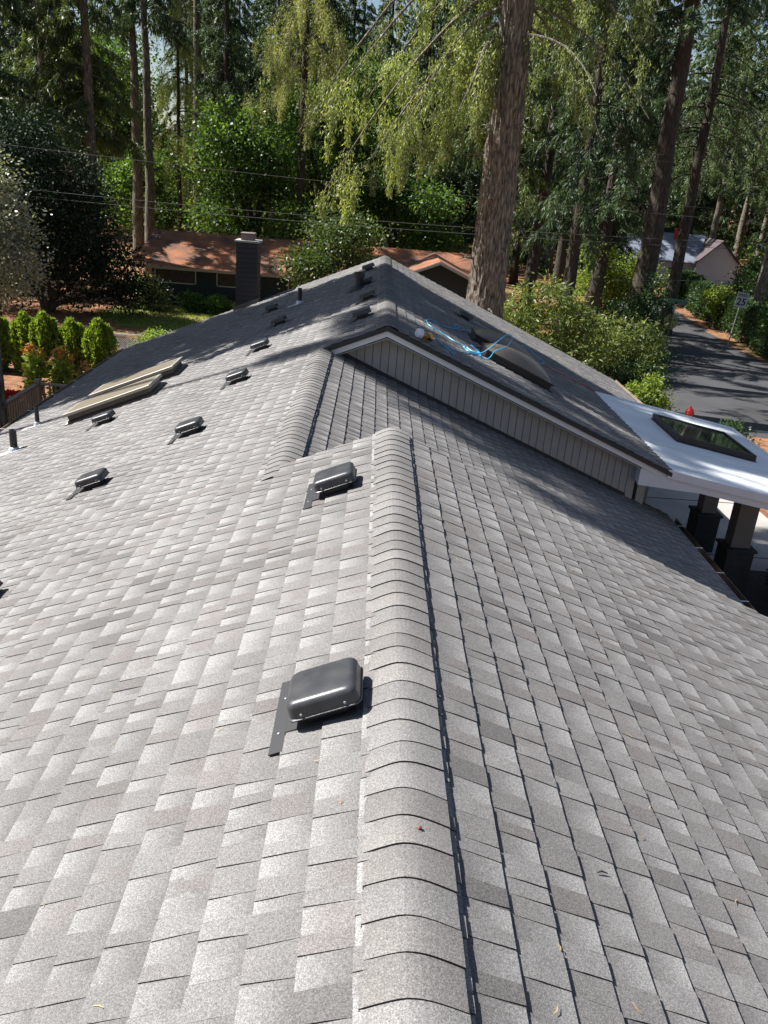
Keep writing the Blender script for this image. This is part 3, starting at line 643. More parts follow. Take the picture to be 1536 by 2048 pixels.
def tree(name, key, x, y, label, sc=1., rz=0., group=None, rad=1., lean=0.):
    t = thing(name, label, 'tree', (x, y, gz(x, y) - .05), rz, group)
    for n_, me in zip(('trunk', 'crown'), PROTO[key]):
        o = bpy.data.objects.new(n_, me); COL.objects.link(o); o.parent = t
    t.scale = (sc * rad, sc * rad, sc); t.rotation_euler = (0, lean, rz); return t
tree('fir_tree', 'fa', -20.6, 56, 'leftmost tall fir with thick bare trunk rising behind the dark leafy tree', 1.0, .3, None, 1.15)
tree('fir_tree', 'fa', -24.2, 70, 'leaning brown fir trunk close behind the leftmost tall fir', .95, 1.2, None, 1.1, -.03)
tree('fir_tree', 'fa', -17.6, 54.5, 'slender fir with lit left edge between the dark leafy tree and the paired firs', 1.0, 2.2, None, .8)
tree('fir_tree', 'tall', -18.0, 66, 'left one of two firs standing side by side left of the rust roofed house', 1.0, 3.1, None, .8)
tree('fir_tree', 'tall', -16.1, 62, 'right one of two firs standing side by side left of the rust roofed house', 1.0, 4.0, None, .72)
tree('fir_tree', 'tall', -16.4, 80, 'straight fir with sunlit left edge rising just behind the rust roofed house', 1.08, 5.0, None, 1.0)
tree('fir_tree', 'fc', -19.5, 90, 'thin dark fir trunk just left of the straight fir behind the rust roofed house', .95, .5, None, .7)
tree('fir_tree', 'fa', -5.8, 80, 'dark fir deep behind the maples, right of the chimney', 1.0, 1.0, None, .8)
tree('fir_tree', 'tall_shaded', 14.6, 46.3, 'big leaning fir beside the side street with ivy at its foot', 1.0, 1.7, None, 1.18, .02)
tree('fir_tree', 'fb', 15.6, 60, 'fir with thick shaded trunk left of the blue roofed house', 1.0, 2.0, None, 1.05)
tree('fir_tree', 'fb', 14.9, 70, 'dark fir between the hero trunk and the blue roofed house', .98, 2.9, None, .9)
tree('fir_tree', 'fa', 28.1, 80, 'fir standing right in front of the red chimney of the blue roofed house', .95, 3.3, None, .9)
tree('fir_tree', 'fa', 6.1, 49, 'slim fir partly hidden at the left edge of the largest trunk', 1., .8, None, .8)
tree('fir_tree', 'tall', 5.15, 39.5, 'fir added behind the largest trunk to shade the street, its crown merging with it', .95, 1.8, None, .8)  # added out of sight behind the trunk for its shade on the street
tree('fir_tree', 'fc', 14.9, 95, 'thin pale trunk in the gap just right of the largest trunk', .9, 1.8, None, .6)
tree('fir_tree', 'fc', 21.2, 95, 'thin pale trunk between the two thick shaded trunks left of the blue roofed house', .9, 2.8, None, .6)
tree('fir_tree', 'fc', 36.5, 95, 'fir behind the white gable of the blue roofed house', .95, 3.9, None, .9)
tree('fir_tree', 'tall', 26.6, 58, 'thick reddish fir at the right edge behind the speed limit sign', .95, 4.4, None, 1.35)
tree('conifer', 'fd', -21.5, 50.5, 'dense low-branched conifer between the dark leafy tree and the left edge firs', .95, 1.)
tree('fir_tree', 'fb', 9.6, 52.5, 'fir in deep shade right of the largest trunk, above the tall rhododendron', 1., .4, None, .85)
tree('fir_tree', 'fb', 9.9, 43.6, 'fir close behind the lower shaded rhododendron', 1., 1.4, None, .75)
rr = random.Random(5); taken = []
FILL = 'tall conifer far back in the forest behind the houses'
for i in range(1500):
    y = rr.uniform(84, 165); x = rr.uniform(-.62, .68) * y
    if any((x - a) ** 2 + (y - c) ** 2 < 24 for a, c in taken): continue
    if x / y < -.2 and rr.random() < .6: continue
    if 22 < x < 46 and y < 104: continue
    if -3 < x < 9 and y < 100: continue
    if -.30 < x / y < -.22 and y < 122: continue
    taken.append((x, y)); tree('conifer', rr.choice(('fa', 'fb', 'fc', 'fd', 'fd')), x, y, FILL, rr.uniform(.8, 1.05), rr.uniform(0, 6), 'conifers far back in the forest', rr.uniform(.9, 1.15))
    if len(taken) > 150: break
for (x, y, k, s, lb) in ((-27, 56, 'fd', .9, 'dense low-branched dark conifer at the left edge behind the dark leafy tree'), (-13.2, 76, 'fb', .9, 'shaggy green conifer behind the rust roofed house, right of the straight fir'),
                         (12.0, 74, 'fd', .8, 'dense low conifer in deep shade right of the largest trunk'), (19.5, 72, 'fd', .85, 'dense low conifer behind the big leaning fir'),
                         (33, 66, 'fb', 1.0, 'dark conifer at the right edge beyond the round bush'), (-9.6, 88, 'fd', .95, 'dense conifer in the middle distance behind the maples'), (3.5, 84, 'fd', .95, 'dense dark conifer left behind the largest trunk'),
                         (24, 108, 'fd', 1., 'dense conifer behind the blue roofed house'), (9, 100, 'fd', 1., 'dense conifer far behind the largest trunk'), (41, 80, 'fb', 1., 'conifer at the far right beyond the white gable')):
    tree('conifer', k, x, y, lb, s, x)

# ---- the big near fir with weeping branches
print('hero')
hero = thing('fir_tree', 'largest fir, thick ridged sunlit trunk just behind the roof, weeping branches', 'tree', (4.3, 33, -5.75))
hb = MB(); n = 110; seg = 260; vs = []; fs = []; rh = np.random.default_rng(3)
aa = np.arange(n) / n * 2 * np.pi
def vnoise(u, v, per, seed):   # value noise, periodic in u
    G = np.random.default_rng(seed).random((per, 400)); iu = np.floor(u).astype(int); iv = np.floor(v).astype(int); fu = u - iu; fv = v - iv
    fu = fu * fu * (3 - 2 * fu); fv = fv * fv * (3 - 2 * fv); g = lambda a, b: G[a % per, b % 400]
    return (g(iu, iv) * (1 - fu) + g(iu + 1, iv) * fu) * (1 - fv) + (g(iu, iv + 1) * (1 - fu) + g(iu + 1, iv + 1) * fu) * fv
for i in range(seg + 1):
    z = 14 * (i / seg) if i < seg else 34.; z = z if i < seg - 1 else (15. if i == seg - 1 else 34.)
    rad = .78 - .0165 * z + .32 * math.exp(-z / 1.1); zz = np.full(n, z); U = aa / (2 * np.pi)
    wob = 1.6 * vnoise(U * 8, zz * .7, 8, 5)
    rdg = 1 - np.abs(2 * vnoise(U * 34 + wob, zz * 1.7, 34, 6) - 1); fine = vnoise(U * 55, zz * 6, 55, 7)
    R = rad * (1 + .05 * (vnoise(U * 5, zz * .4, 5, 8) - .5)) + .075 * (rdg ** 1.5 - .6) + .02 * (fine - .5)
    vs += [(float(R[k] * math.cos(aa[k]) + .05 * math.sin(z * .3)), float(R[k] * math.sin(aa[k])), z) for k in range(n)]
for i in range(seg):
    for k in range(n): fs.append((i * n + k, i * n + (k + 1) % n, (i + 1) * n + (k + 1) % n, (i + 1) * n + k))
for (kz, ka) in ((5.2, 200), (7.4, 250), (8.8, 160), (3.4, 280), (9.8, 300), (6.3, 330)):   # dead branch stubs
    ca, sa = math.cos(math.radians(ka)), math.sin(math.radians(ka)); hb.tube([(ca * .6, sa * .6, kz), (ca * 1.0, sa * 1.0, kz + .05), (ca * 1.25, sa * 1.25, kz - .05)], [.07, .04, .02], 6)
hb.add(vs, fs)
V = []; T = []; r = np.random.default_rng(31)
def weep(base, az, ln, drop, nst, smin, smax, tmean=.5, dens=26):
    a = np.array((math.cos(az), math.sin(az), 0)); pr = np.array((-a[1], a[0], 0)); s = np.linspace(0, 1, 9)
    path = np.array(base) + a * (s * ln)[:, None] + np.array((0, 0, 1.)) * (-(s ** 1.25) * drop + .5 * np.sin(s * 3.1))[:, None] + pr * (.35 * np.sin(s * 4 + az))[:, None]
    hb.tube([tuple(p) for p in path], list(np.linspace(.085 if nst > 50 else .05, .014, 9)), 6, False)
    for j in range(max(3, int(nst * (.19 if nst > 50 else .28)))):
        q = r.uniform(.15, 1.0); p = np.array([np.interp(q, s, path[:, k]) for k in range(3)])
        sd = pr * r.uniform(-1, 1) + a * r.uniform(-.2, .7); so_ = r.uniform(.05, .4 + .35 * q); L0 = r.uniform(smin, smax) * (.5 + .75 * math.sin(math.pi * min(1, q * .8 + .1)))
        m = int(dens * 6.0 * (L0 + so_)); u = r.random(m) ** .85; x1 = np.clip(u / .2, 0, 1); wd = (.05 + .13 * np.sin(np.clip(u * 1.1 + .15, 0, 1) * math.pi))[:, None]
        cp = p + sd * (so_ * x1)[:, None] + np.array((0, 0, -1.)) * (np.maximum(0, u - .08) * L0)[:, None] + r.normal(0, 1, (m, 3)) * wd * np.array((1, 1, .5))
        cd = unit(np.array((0, 0, -1.)) * 1.0 + r.normal(0, .5, (m, 3)))
        tj = r.normal(tmean, .17)
        V.append(cards(cp, cd, r.uniform(.09, .2, m), r.uniform(.022, .045, m), r)); T.append(np.clip(tj + r.normal(0, .14, m) + .15 * (1 - u) - .25 * (r.random(m) < .25), 0, 1))  # tint spread and darker needles stand in for sun and shadow contrast
for (z, az, ln, drop) in ((14.5, 182, 6.4, 7.4), (13.2, 200, 5.6, 5.6), (15.6, 168, 5.6, 6.0), (12.0, 190, 4.2, 3.4), (16.0, 196, 7.0, 6.8), (11.2, 172, 3.4, 2.6), (13.6, 214, 4.8, 4.4), (17.0, 186, 7.4, 8.0), (12.6, 232, 3.6, 2.6)):
    weep((0, 0, z), math.radians(az), ln, drop, 62, .7, 2.3)
for i in range(20):
    z = r.uniform(11.5, 17); weep((0, 0, z), r.uniform(-1.4, 1.5), r.uniform(2.6, 5.2), r.uniform(1.5, 3.6), 26, .5, 1.4, .35, 18)
for i in range(46):
    z = r.uniform(16.5, 33); f = (z - 16.5) / 17; weep((0, 0, z), r.uniform(0, 6.28), (5.2 * (1 - f) + .8) * r.uniform(.7, 1.1), 2.2 * (1 - f) + .4, 20, .4, 1.1, .45, 13)
for i in range(10):
    z = r.uniform(2, 10.5); weep((0, 0, z), r.uniform(-.9, .9), r.uniform(.6, 1.4), r.uniform(.2, .7), 6, .3, .8, .6, 16)
o = hb.build('trunk', BARK, hero, smooth=True); leaf_obj('crown', np.concatenate(V), np.concatenate(T), LMOSS, hero)

# ---- weeping mid-distance conifer (top centre-left) and yellowish one at left
V = []; T = []; hb = trunk_mb(30, .34, .05, 77); r = np.random.default_rng(33)
for (z, az, ln, drop) in ((15.5, -70, 4.2, 3.2), (16.5, -110, 4.6, 3.2), (17.5, -60, 4.8, 3.5), (14, -120, 3.2, 2.2), (18, -95, 4.6, 3.4), (19, -80, 4.8, 3.6), (15, -40, 3.2, 2.2), (16.8, -140, 3.8, 2.6), (13, -85, 2.6, 2.4)):
    weep((0, 0, z), math.radians(az), ln, drop, 40, .8, 2.6, .62, 20)
for i in range(34):
    z = r.uniform(12, 29); f = (z - 12) / 18; weep((0, 0, z), r.uniform(0, 6.28), (4 * (1 - f) + .6) * r.uniform(.7, 1.1), 2.2 * (1 - f) + .3, 18, .5, 1.6, .5, 13)
wt = thing('conifer', 'conifer with long yellowish hanging foliage high above the chimney, left of the largest fir', 'tree', (-5.2, 58, -5.75)); hb.build('trunk', BARKD, wt, smooth=True); leaf_obj('crown', np.concatenate(V), np.concatenate(T), LTAN, wt)
V = []; T = []; hb = trunk_mb(20, .22, .04, 78)
for i in range(26):
    z = r.uniform(6, 19); f = (z - 6) / 14; weep((0, 0, z), r.uniform(0, 6.28), (3 * (1 - f) + .5) * r.uniform(.8, 1.1), 1.6, 20, .8, 2.4, .72, 15)
wt = thing('conifer', 'pale yellow-green weeping conifer left of the straight fir behind the rust roofed house', 'tree', (-14.9, 66, -5.75)); hb.build('trunk', BARKD, wt, smooth=True); leaf_obj('crown', np.concatenate(V), np.concatenate(T), LMOSS, wt)
V = []; T = []; hb = trunk_mb(32, .4, .05, 79)
for i in range(60):
    z = r.uniform(8.5, 31); f = (z - 8.5) / 23; weep((0, 0, z), r.uniform(0, 6.28), (5 * (1 - f) + .6) * r.uniform(.7, 1.15), 2.6 * (1 - f) + .4, 22, .5, 1.7, .38, 13)
wt = thing('conifer', 'shaggy conifer with hanging foliage high up in front of the big leaning fir', 'tree', (18.2, 52, -5.75)); hb.build('trunk', BARKD, wt, smooth=True); leaf_obj('crown', np.concatenate(V), np.concatenate(T), LFIR, wt)

# ---- firs just left of the picture, which shade the far roof
V = []; T = []
def shade_fir(x, y, H, r0, z0, R, nb, seed, label, lean=(0, 0)):
    tb, Vq, Tq = conifer(seed, H, z0, R, nb, 24, .26, .085, .5, 9, r0, lean)
    t = thing('fir_tree', label, 'tree', (x, y, gz(x, y) - .05)); tb.build('trunk', BARK, t, smooth=True); leaf_obj('crown', Vq, Tq, LFIR, t)
shade_fir(-8.75, 19.2, 27, .24, 12, 1.9, 110, 41, 'fir with pale brown trunk at the left edge beside the deck railing')
shade_fir(-15.5, 21.8, 40, .4, 8.5, 3.9, 230, 42, 'fir outside the left edge, whose shadow falls on the far roof')
shade_fir(-20.5, 19.6, 41, .17, 28.5, 2.4, 70, 43, 'slim fir outside the left edge, nearest the camera, leaned and thinned for its shadow', (0, -4.2))  # unseen; thin trunk and lean shaped so mainly the crown shades the lower roof
shade_fir(-21, 25.6, 36, .4, 13.0, 3.6, 210, 44, 'fir outside the left edge, behind the other two')
shade_fir(-12.9, 23.6, 30, .3, 11.0, 2.5, 150, 46, 'fir at the left edge behind the one beside the deck railing')
shade_fir(-19.2, 19.9, 46, .18, 28.5, 3.0, 46, 45, 'tallest unseen fir outside the left edge, bare below, placed to shade the carport roof')  # unseen; high sparse crown put in to half shade the carport roof

# ---- broadleaf trees
print('broadleaf')
def broadleaf(name, label, x, y, H, blobs, ncl, per, Lc, Wc, lm, bm, r0, seed, stems=1, cr=.45, cat='tree', hang=.25, shell=.45):
    t = thing(name, label, cat, (x, y, gz(x, y) - .05)); b = MB(); rq = random.Random(seed)
    for s in range(stems):
        tx, ty = rq.uniform(-.3, .3) * (stems > 1), rq.uniform(-.3, .3) * (stems > 1)
        for bl in (blobs if s == 0 else blobs[s::stems]):
            q = [(tx, ty, -.1), (tx + (bl[0] - tx) * .12 + rq.uniform(-.1, .1), ty + (bl[1] - ty) * .12, bl[2] * .38), (tx + (bl[0] - tx) * .5 + rq.uniform(-.2, .2), ty + (bl[1] - ty) * .5, bl[2] * .72), (bl[0], bl[1], bl[2] + bl[5] * .4)]
            b.tube(spline(q, 4), list(np.linspace(r0 / (1 + .5 * s), r0 * .15, 13)), 7, False)
    b.build('trunk', bm, t, smooth=True); Vq, Tq = blobcrown(seed, blobs, ncl, per, Lc, Wc, cr, hang, shell); leaf_obj('crown', Vq, Tq, lm, t); return t
def rblobs(seed, n, R, z0, z1, rad):
    rq = random.Random(seed); return [(rq.uniform(-R, R), rq.uniform(-R, R), rq.uniform(z0, z1), rad * rq.uniform(.7, 1.3), rad * rq.uniform(.7, 1.3), rad * rq.uniform(.5, .9)) for _ in range(n)]
broadleaf('maple_tree', 'slim leaning maple in front of the rust roofed house, right of its chimney', -2.0, 43, 9, rblobs(51, 8, 1.45, 2.2, 5.2, 1.0), 420, 26, .15, .10, LMID, BARKD, .16, 51, 2)
broadleaf('maple_tree', 'tall bright green maple behind the rust roofed house, left of the largest fir', -4.2, 66, 15, rblobs(52, 14, 3.6, 4, 14, 2.0), 900, 26, .24, .17, LMAPLE, BARKD, .24, 52, 2, .6)
broadleaf('maple_tree', 'bright green maple right above the chimney, behind the rust roofed house', -8.6, 59.8, 12, rblobs(53, 12, 3.2, 2.5, 11, 1.9), 800, 26, .24, .17, LMAPLE, BARKD, .22, 53, 2, .6)
broadleaf('maple_tree', 'maple low in the gap left of the largest trunk', 1.5, 68, 11, rblobs(54, 10, 3, 3, 9, 1.9), 560, 24, .24, .17, LMAPLE, BARKD, .2, 54, 1, .6)
broadleaf('maple_tree', 'yellow-green maple behind the paired firs at left', -19.5, 78, 10, rblobs(55, 10, 4, 2, 8, 2.0), 560, 24, .26, .18, LMAPLE, BARKD, .2, 55, 1, .6)
broadleaf('maple_tree', 'yellow-green young tree in front of the blue roofed house', 17.2, 62, 7, rblobs(56, 8, 2.0, 1.2, 4.2, 1.2), 380, 24, .2, .14, LSHRUB, BARKD, .14, 56, 2, .5)
broadleaf('maple_tree', 'sunlit maple at the far right behind the round bush', 40, 74, 12, rblobs(57, 10, 3.5, 3, 11, 2.2), 560, 24, .26, .18, LMAPLE, BARKD, .2, 57, 1, .6)
broadleaf('maple_tree', 'very tall maple crown filling the top centre behind the conifers', -6.5, 92, 22, rblobs(58, 14, 5.5, 8, 21, 3.0), 900, 26, .34, .24, LMAPLE, BARKD, .32, 58, 1, .9)
broadleaf('maple_tree', 'tall leafy tree at top left behind the firs', -30, 95, 20, rblobs(59, 12, 6, 6, 18, 3.0), 700, 24, .34, .24, LMAPLE, BARKD, .32, 59, 1, .9)
broadleaf('dark_leafy_tree', 'large dark leafy tree with glossy leaves at left above the arborvitae', -16.6, 43.5, 9, [(0, 0, 6.0, 3.2, 2.6, 2.6), (-2.2, -.4, 4.3, 2.0, 1.9, 2.2), (2.0, -.3, 4.2, 2.0, 1.8, 2.2), (.2, -.8, 3.2, 2.6, 1.8, 1.6), (-.8, .4, 8.2, 1.9, 1.8, 1.5), (3.3, .2, 2.9, 1.2, 1.2, 1.3), (-3.4, -.5, 2.8, 1.4, 1.3, 1.4), (-2.2, .8, 1.5, 2.2, 1.3, 1.2), (1.6, .9, 1.6, 2.2, 1.3, 1.3), (4.2, .9, 1.3, 1.2, 1, 1.1)], 1900, 24, .17, .10, LDARK, BARKD, .2, 60, 2, .42)
broadleaf('dark_leafy_tree', 'dark leafy tree at the left edge, silvery where the sun glances off it', -16.9, 38.2, 8, [(0, 0, 4.6, 1.9, 1.8, 2.2), (.6, -.5, 2.8, 1.7, 1.5, 1.6), (-.7, .2, 6.6, 1.5, 1.4, 1.3)], 560, 24, .16, .10, M_leaf('sun_sheen_leaves', (.09, .12, .075), (.40, .43, .36), .15, .42, .5), BARKD, .15, 61, 2, .4)  # silver sheen of the sun is put into the leaf colour

# ---- shrubs and hedges
def shrub(name, label, x, y, blobs, ncl, per, Lc, Wc, lm, seed, cr=.22, group=None, hang=.2, shell=.4):
    t = thing(name, label, 'shrub', (x, y, gz(x, y) - .03), 0, group); b = MB(); rq = random.Random(seed)
    for bl in blobs: b.tube([(rq.uniform(-.1, .1), rq.uniform(-.1, .1), -.05), (bl[0] * .5, bl[1] * .5, bl[2] * .5), (bl[0], bl[1], bl[2])], [.03, .022, .01], 5, False)
    b.build('stem', BARKD, t); Vq, Tq = blobcrown(seed, blobs, ncl, per, Lc, Wc, cr, hang, shell); leaf_obj('foliage', Vq, Tq, lm, t); return t
shrub('rhododendron', 'tall rhododendron with long sunlit leaves right of the largest trunk', 7.4, 35.5, [(-1.4, 0, 2.3, 1.2, 1.1, 1.5), (.2, .2, 2.4, 1.3, 1.2, 1.6), (1.6, .2, 2.0, 1.2, 1.1, 1.4), (-.5, -.8, 1.4, 1.6, .9, 1.1), (1.2, -.7, 1.2, 1.4, .9, 1.0), (.0, .1, 4.0, .5, .5, .6), (-1.0, 0, 3.8, .4, .4, .6), (1.2, .3, 3.3, .6, .6, .6)], 760, 17, .24, .062, LRHOD, 71, .16, None, .45)
shrub('rhododendron', 'lower shaded rhododendron between the tall one and the wooden stake', 10.9, 37.5, [(0, 0, 1.6, 1.3, 1.2, 1.4), (1.4, .4, 1.5, 1.2, 1.1, 1.3), (-.9, -.5, .9, 1.2, .9, .9), (.8, -.7, .7, 1.4, .8, .7)], 420, 17, .22, .06, LRHOD, 72, .16, None, .4)
shrub('ivy_clump', 'dark ivy and shrubs wrapped around the foot of the big leaning fir', 13.6, 44.4, [(0, 0, 1.3, 1.6, 1.2, 1.6), (1.0, .3, 2.4, 1.0, .9, 1.8), (-1.6, .5, 1.5, 1.3, 1, 1.3), (-.2, -1.3, .7, 1.6, 1, .8)], 560, 20, .15, .10, LHEDGE, 73, .25)
shrub('undergrowth', 'low undergrowth beside the wooden stake and street corner', 11.9, 36.4, [(0, 0, .5, 1.1, .9, .6), (-1.8, -.6, .45, 1.2, .8, .5), (.9, 1.6, .6, 1.0, 1.2, .7), (1.6, 4, .9, 1.0, 1.4, 1.0)], 380, 18, .12, .08, LHEDGE, 74, .2)
shrub('bright_shrub', 'bright yellow-green shrub standing beyond the white carport roof', 9.45, 27.2, [(0, 0, 1.55, .55, .5, .6), (-.45, 0, 1.2, .5, .5, .55), (.4, .1, 1.15, .5, .5, .6), (0, -.2, .8, .7, .6, .6), (.75, 0, .7, .4, .4, .4), (.1, .1, 2.05, .3, .3, .3), (-.5, .1, 1.75, .22, .22, .3)], 330, 18, .105, .066, LSHRUB, 75, .14)
shrub('dark_shrub', 'small dark leafy shrub beside the street beyond the carport corner', 12.05, 26.2, [(0, 0, .75, .45, .4, .4), (.35, 0, .55, .4, .4, .35), (-.2, -.1, .45, .4, .4, .35)], 150, 18, .10, .06, LHEDGE, 76, .12)
shrub('pale_flowering_plant', 'low pale yellow plant left of the small dark shrub by the street', 11.3, 26.4, [(0, 0, .42, .3, .25, .18), (.3, 0, .36, .25, .25, .15)], 90, 16, .07, .05, LSHRUB, 77, .09)
shrub('round_bush', 'large round dark bush in front of the white gable of the blue roofed house', 31.2, 66, [(0, 0, 2.5, 3.2, 2.4, 2.3), (-1.8, -.4, 2.0, 1.8, 1.5, 1.8), (2.4, 0, 2.0, 1.8, 1.6, 1.8)], 1200, 22, .17, .10, LHEDGE, 78, .3, None, .2, .7)
shrub('round_bush', 'small yellow-green bush right behind the speed limit sign', 22.6, 56, [(0, 0, 2.3, .8, .7, .6), (.5, .2, 1.7, .8, .8, .8)], 160, 20, .14, .09, LSHRUB, 79, .2)
shrub('round_bush', 'green leafy bush at the right edge beyond the speed limit sign', 27.4, 56.5, [(0, 0, 1.7, 1.2, 1.1, 1.2), (.9, 0, 1.2, 1.1, 1, 1)], 260, 20, .15, .09, LMAPLE, 80, .25)
shrub('rhododendron', 'small rhododendron at the left corner of the dark green house', -12.4, 46.6, [(0, 0, 1.1, .8, .8, .9), (.6, -.2, .7, .8, .7, .7), (-.4, 0, 1.7, .5, .5, .5)], 200, 15, .2, .06, LRHOD, 81, .15)
for i, (x, y, lb) in enumerate(((-8.6, 46.6, 'leafy plant under the right window of the dark green house'), (-6.9, 46.2, 'pale leafy plant against the chimney side of the dark green house'), (-10.0, 46.9, 'low leafy plant under the gap between the two windows'), (-5.0, 44.5, 'leafy plant right of the chimney in front of the dark green house'))):
    shrub('garden_plant', lb, x, y, [(0, 0, .55, .6, .5, .5), (.5, -.1, .4, .5, .4, .35)], 110, 16, .15, .08, LSHRUB if i == 1 else LMAPLE, 82 + i, .16)
shrub('round_shrub', 'rounded bright green clipped shrub between the fence and the roof edge', -7.75, 30.2, [(0, 0, 1.3, .75, .7, .72), (.75, .1, 1.2, .55, .5, .5), (-.2, -.2, .8, .7, .6, .7)], 520, 22, .07, .045, LARB, 87, .11, None, 0, .75)
shrub('leafy_shrub', 'small green shrub rising beside the neighbouring gable next to the largest trunk', 3.0, 33.6, [(0, 0, 2.2, .5, .45, .5), (.4, 0, 1.7, .5, .45, .6), (-.2, 0, 1.2, .6, .5, .8)], 200, 18, .10, .06, LSHRUB, 88, .13)
shrub('dark_shrub', 'dark low shrub in the planting bed beside the carport posts', 9.3, 15.0, [(0, 0, .5, .7, .7, .5), (.6, .9, .5, .6, .7, .5), (.2, -.9, .4, .7, .6, .4)], 300, 18, .09, .06, LDARK, 89, .14)
# arborvitae : upright fans
def arb(x, y, H, Rr, seed, label):
    t = thing('arborvitae', label, 'shrub', (x, y, gz(x, y) - .03), 0, 'row of arborvitae'); r = np.random.default_rng(seed)
    b = MB(); b.tube([(0, 0, -.05), (0, 0, H * .8)], [.05, .015], 6); b.build('stem', BARKD, t)
    tips = [(0, 0, H, Rr * .8), (Rr * .5, .1, H * .9, Rr * .7), (-Rr * .45, -.1, H * .84, Rr * .7), (.1, -Rr * .35, H * .8, Rr * .65)]
    Vs = []; Ts = []
    for (cx, cy, hh, rr_) in tips:
        m = 2300; f = r.random(m) ** .85; z = hh * f; a = r.uniform(0, 6.283, m)
        prof = rr_ * np.clip(np.minimum(.55 + f * 1.6, 1) * np.clip(1 - f ** 2.4, 0, 1) ** .75, .02, 2) * (1 + .24 * np.sin(a * 5 + f * 9 + seed)) * r.uniform(.72, 1.03, m)
        c = np.stack([cx * np.clip(f * 1.6, 0, 1) + prof * np.cos(a), cy + prof * np.sin(a), z], 1)
        d = unit(np.stack([np.cos(a) * .55, np.sin(a) * .55, np.full(m, .9)], 1) + r.normal(0, .35, (m, 3)))
        Vs.append(cards(c, d, r.uniform(.09, .2, m), r.uniform(.04, .075, m), r)); Ts.append(np.clip(r.normal(.35, .2, m) + .25 * f, 0, 1))  # sunlit tops put into the tint, paler with height
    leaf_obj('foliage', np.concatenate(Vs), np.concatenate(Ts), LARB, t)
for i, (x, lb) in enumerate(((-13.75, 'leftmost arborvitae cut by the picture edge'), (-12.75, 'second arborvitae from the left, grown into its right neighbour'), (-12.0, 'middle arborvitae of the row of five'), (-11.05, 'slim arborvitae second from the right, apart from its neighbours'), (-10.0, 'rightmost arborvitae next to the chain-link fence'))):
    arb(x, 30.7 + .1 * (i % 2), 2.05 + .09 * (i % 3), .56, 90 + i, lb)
# hedge along the side street
V = []; T = []; r = np.random.default_rng(99); n = 26000
u = r.random(n); hx = 20.9 + .145 * (u * 34) + .35 * np.sin(u * 9); hy = 43.5 + u * 34
face = r.random(n); zz = np.where(face < .45, 2.0 + r.normal(0, .07, n), r.uniform(.02, 2.0, n)); off = np.where(face < .45, r.uniform(-.6, .6, n), np.where(face < .85, -.6, .6) + r.normal(0, .08, n))
c = np.stack([hx + 1.1 + off, hy, zz + .12 * np.sin(hy * 1.3)], 1); d = unit(np.stack([np.sign(off) * .5, np.zeros(n), np.where(face < .45, 1., .25)], 1) + r.normal(0, .5, (n, 3)))
hd = thing('hedge', 'long clipped hedge with bright top along the side street behind the speed limit sign', 'hedge', (0, 0, -5.7))
leaf_obj('foliage', cards(c, d, r.uniform(.12, .26, n), r.uniform(.08, .14, n), r), np.clip(r.normal(.45, .2, n), 0, 1), LHEDGE, hd)
b = MB(); k = 0
while k < 34: b.tube([(22.0 + .145 * k, 43.5 + k, 0), (22.0 + .145 * k + .1, 43.5 + k, 1.8)], [.05, .02], 5, False); k += .8
b.build('stem', BARKD, hd)
# roses
def rose(x, y, H, seed, label, flowers=()):
    t = thing('rose_bush', label, 'shrub', (x, y, -5.7)); r = np.random.default_rng(seed); b = MB(); Vs = []; Ts = []; Vt = []; Tt = []
    for s in range(5):
        ang = r.uniform(0, 6.28); hh = H * r.uniform(.6, 1) if s else H; bx, by = .35 * math.cos(ang) * (s > 0), .3 * math.sin(ang) * (s > 0)
        pts = [(bx * .3, by * .3, 0), (bx * .7, by * .7, hh * .5), (bx, by, hh)]; b.tube(pts, [.014, .01, .005], 5, False)
        m = int(260 * hh / 2); f = r.uniform(.25, 1, m); c = np.stack([bx * f, by * f, hh * f], 1) + r.normal(0, .11, (m, 3)) * (1.1 - f * .5)[:, None]
        d = unit(r.normal(size=(m, 3)) * np.array((1, 1, .4)) + np.array((0, 0, -.1))); Q = cards(c, d, r.uniform(.1, .19, m), r.uniform(.07, .11, m), r); tip = f > .93
        Vs.append(Q[~tip]); Ts.append(r.uniform(.1, 1, (~tip).sum())); Vt.append(Q[tip]); Tt.append(r.uniform(0, 1, tip.sum()))
    b.build('stem', BARKD, t); leaf_obj('foliage', np.concatenate(Vs), np.concatenate(Ts), LROSE, t); leaf_obj('new_growth', np.concatenate(Vt), np.concatenate(Tt), LTIP, t)
    for (fx, fy, fz, fr) in flowers:
        m = 60; d = unit(r.normal(size=(m, 3)) + np.array((0, 0, .4))); c = np.array((fx, fy, fz)) + d * fr * .3; leaf_obj('flower', cards(c, d, fr * 1.1, fr * .9, r), r.random(m), LPETAL, t)
rose(-10.3, 25.2, 2.2, 101, 'tall rose bush with rusty tips, left of the pair in front of the arborvitae', [(.25, -.3, .95, .12)])
rose(-9.55, 25.4, 2.15, 102, 'tall rose bush with rusty tips in the middle, behind the corner of the deck railing')
rose(-8.75, 25.2, 1.75, 103, 'shorter rose bush nearest the roof edge')
rose(-10.75, 24.6, .85, 104, 'low rose bush with red blooms at the left picture edge', [(.05, -.2, .8, .17), (.28, -.1, .85, .12)])

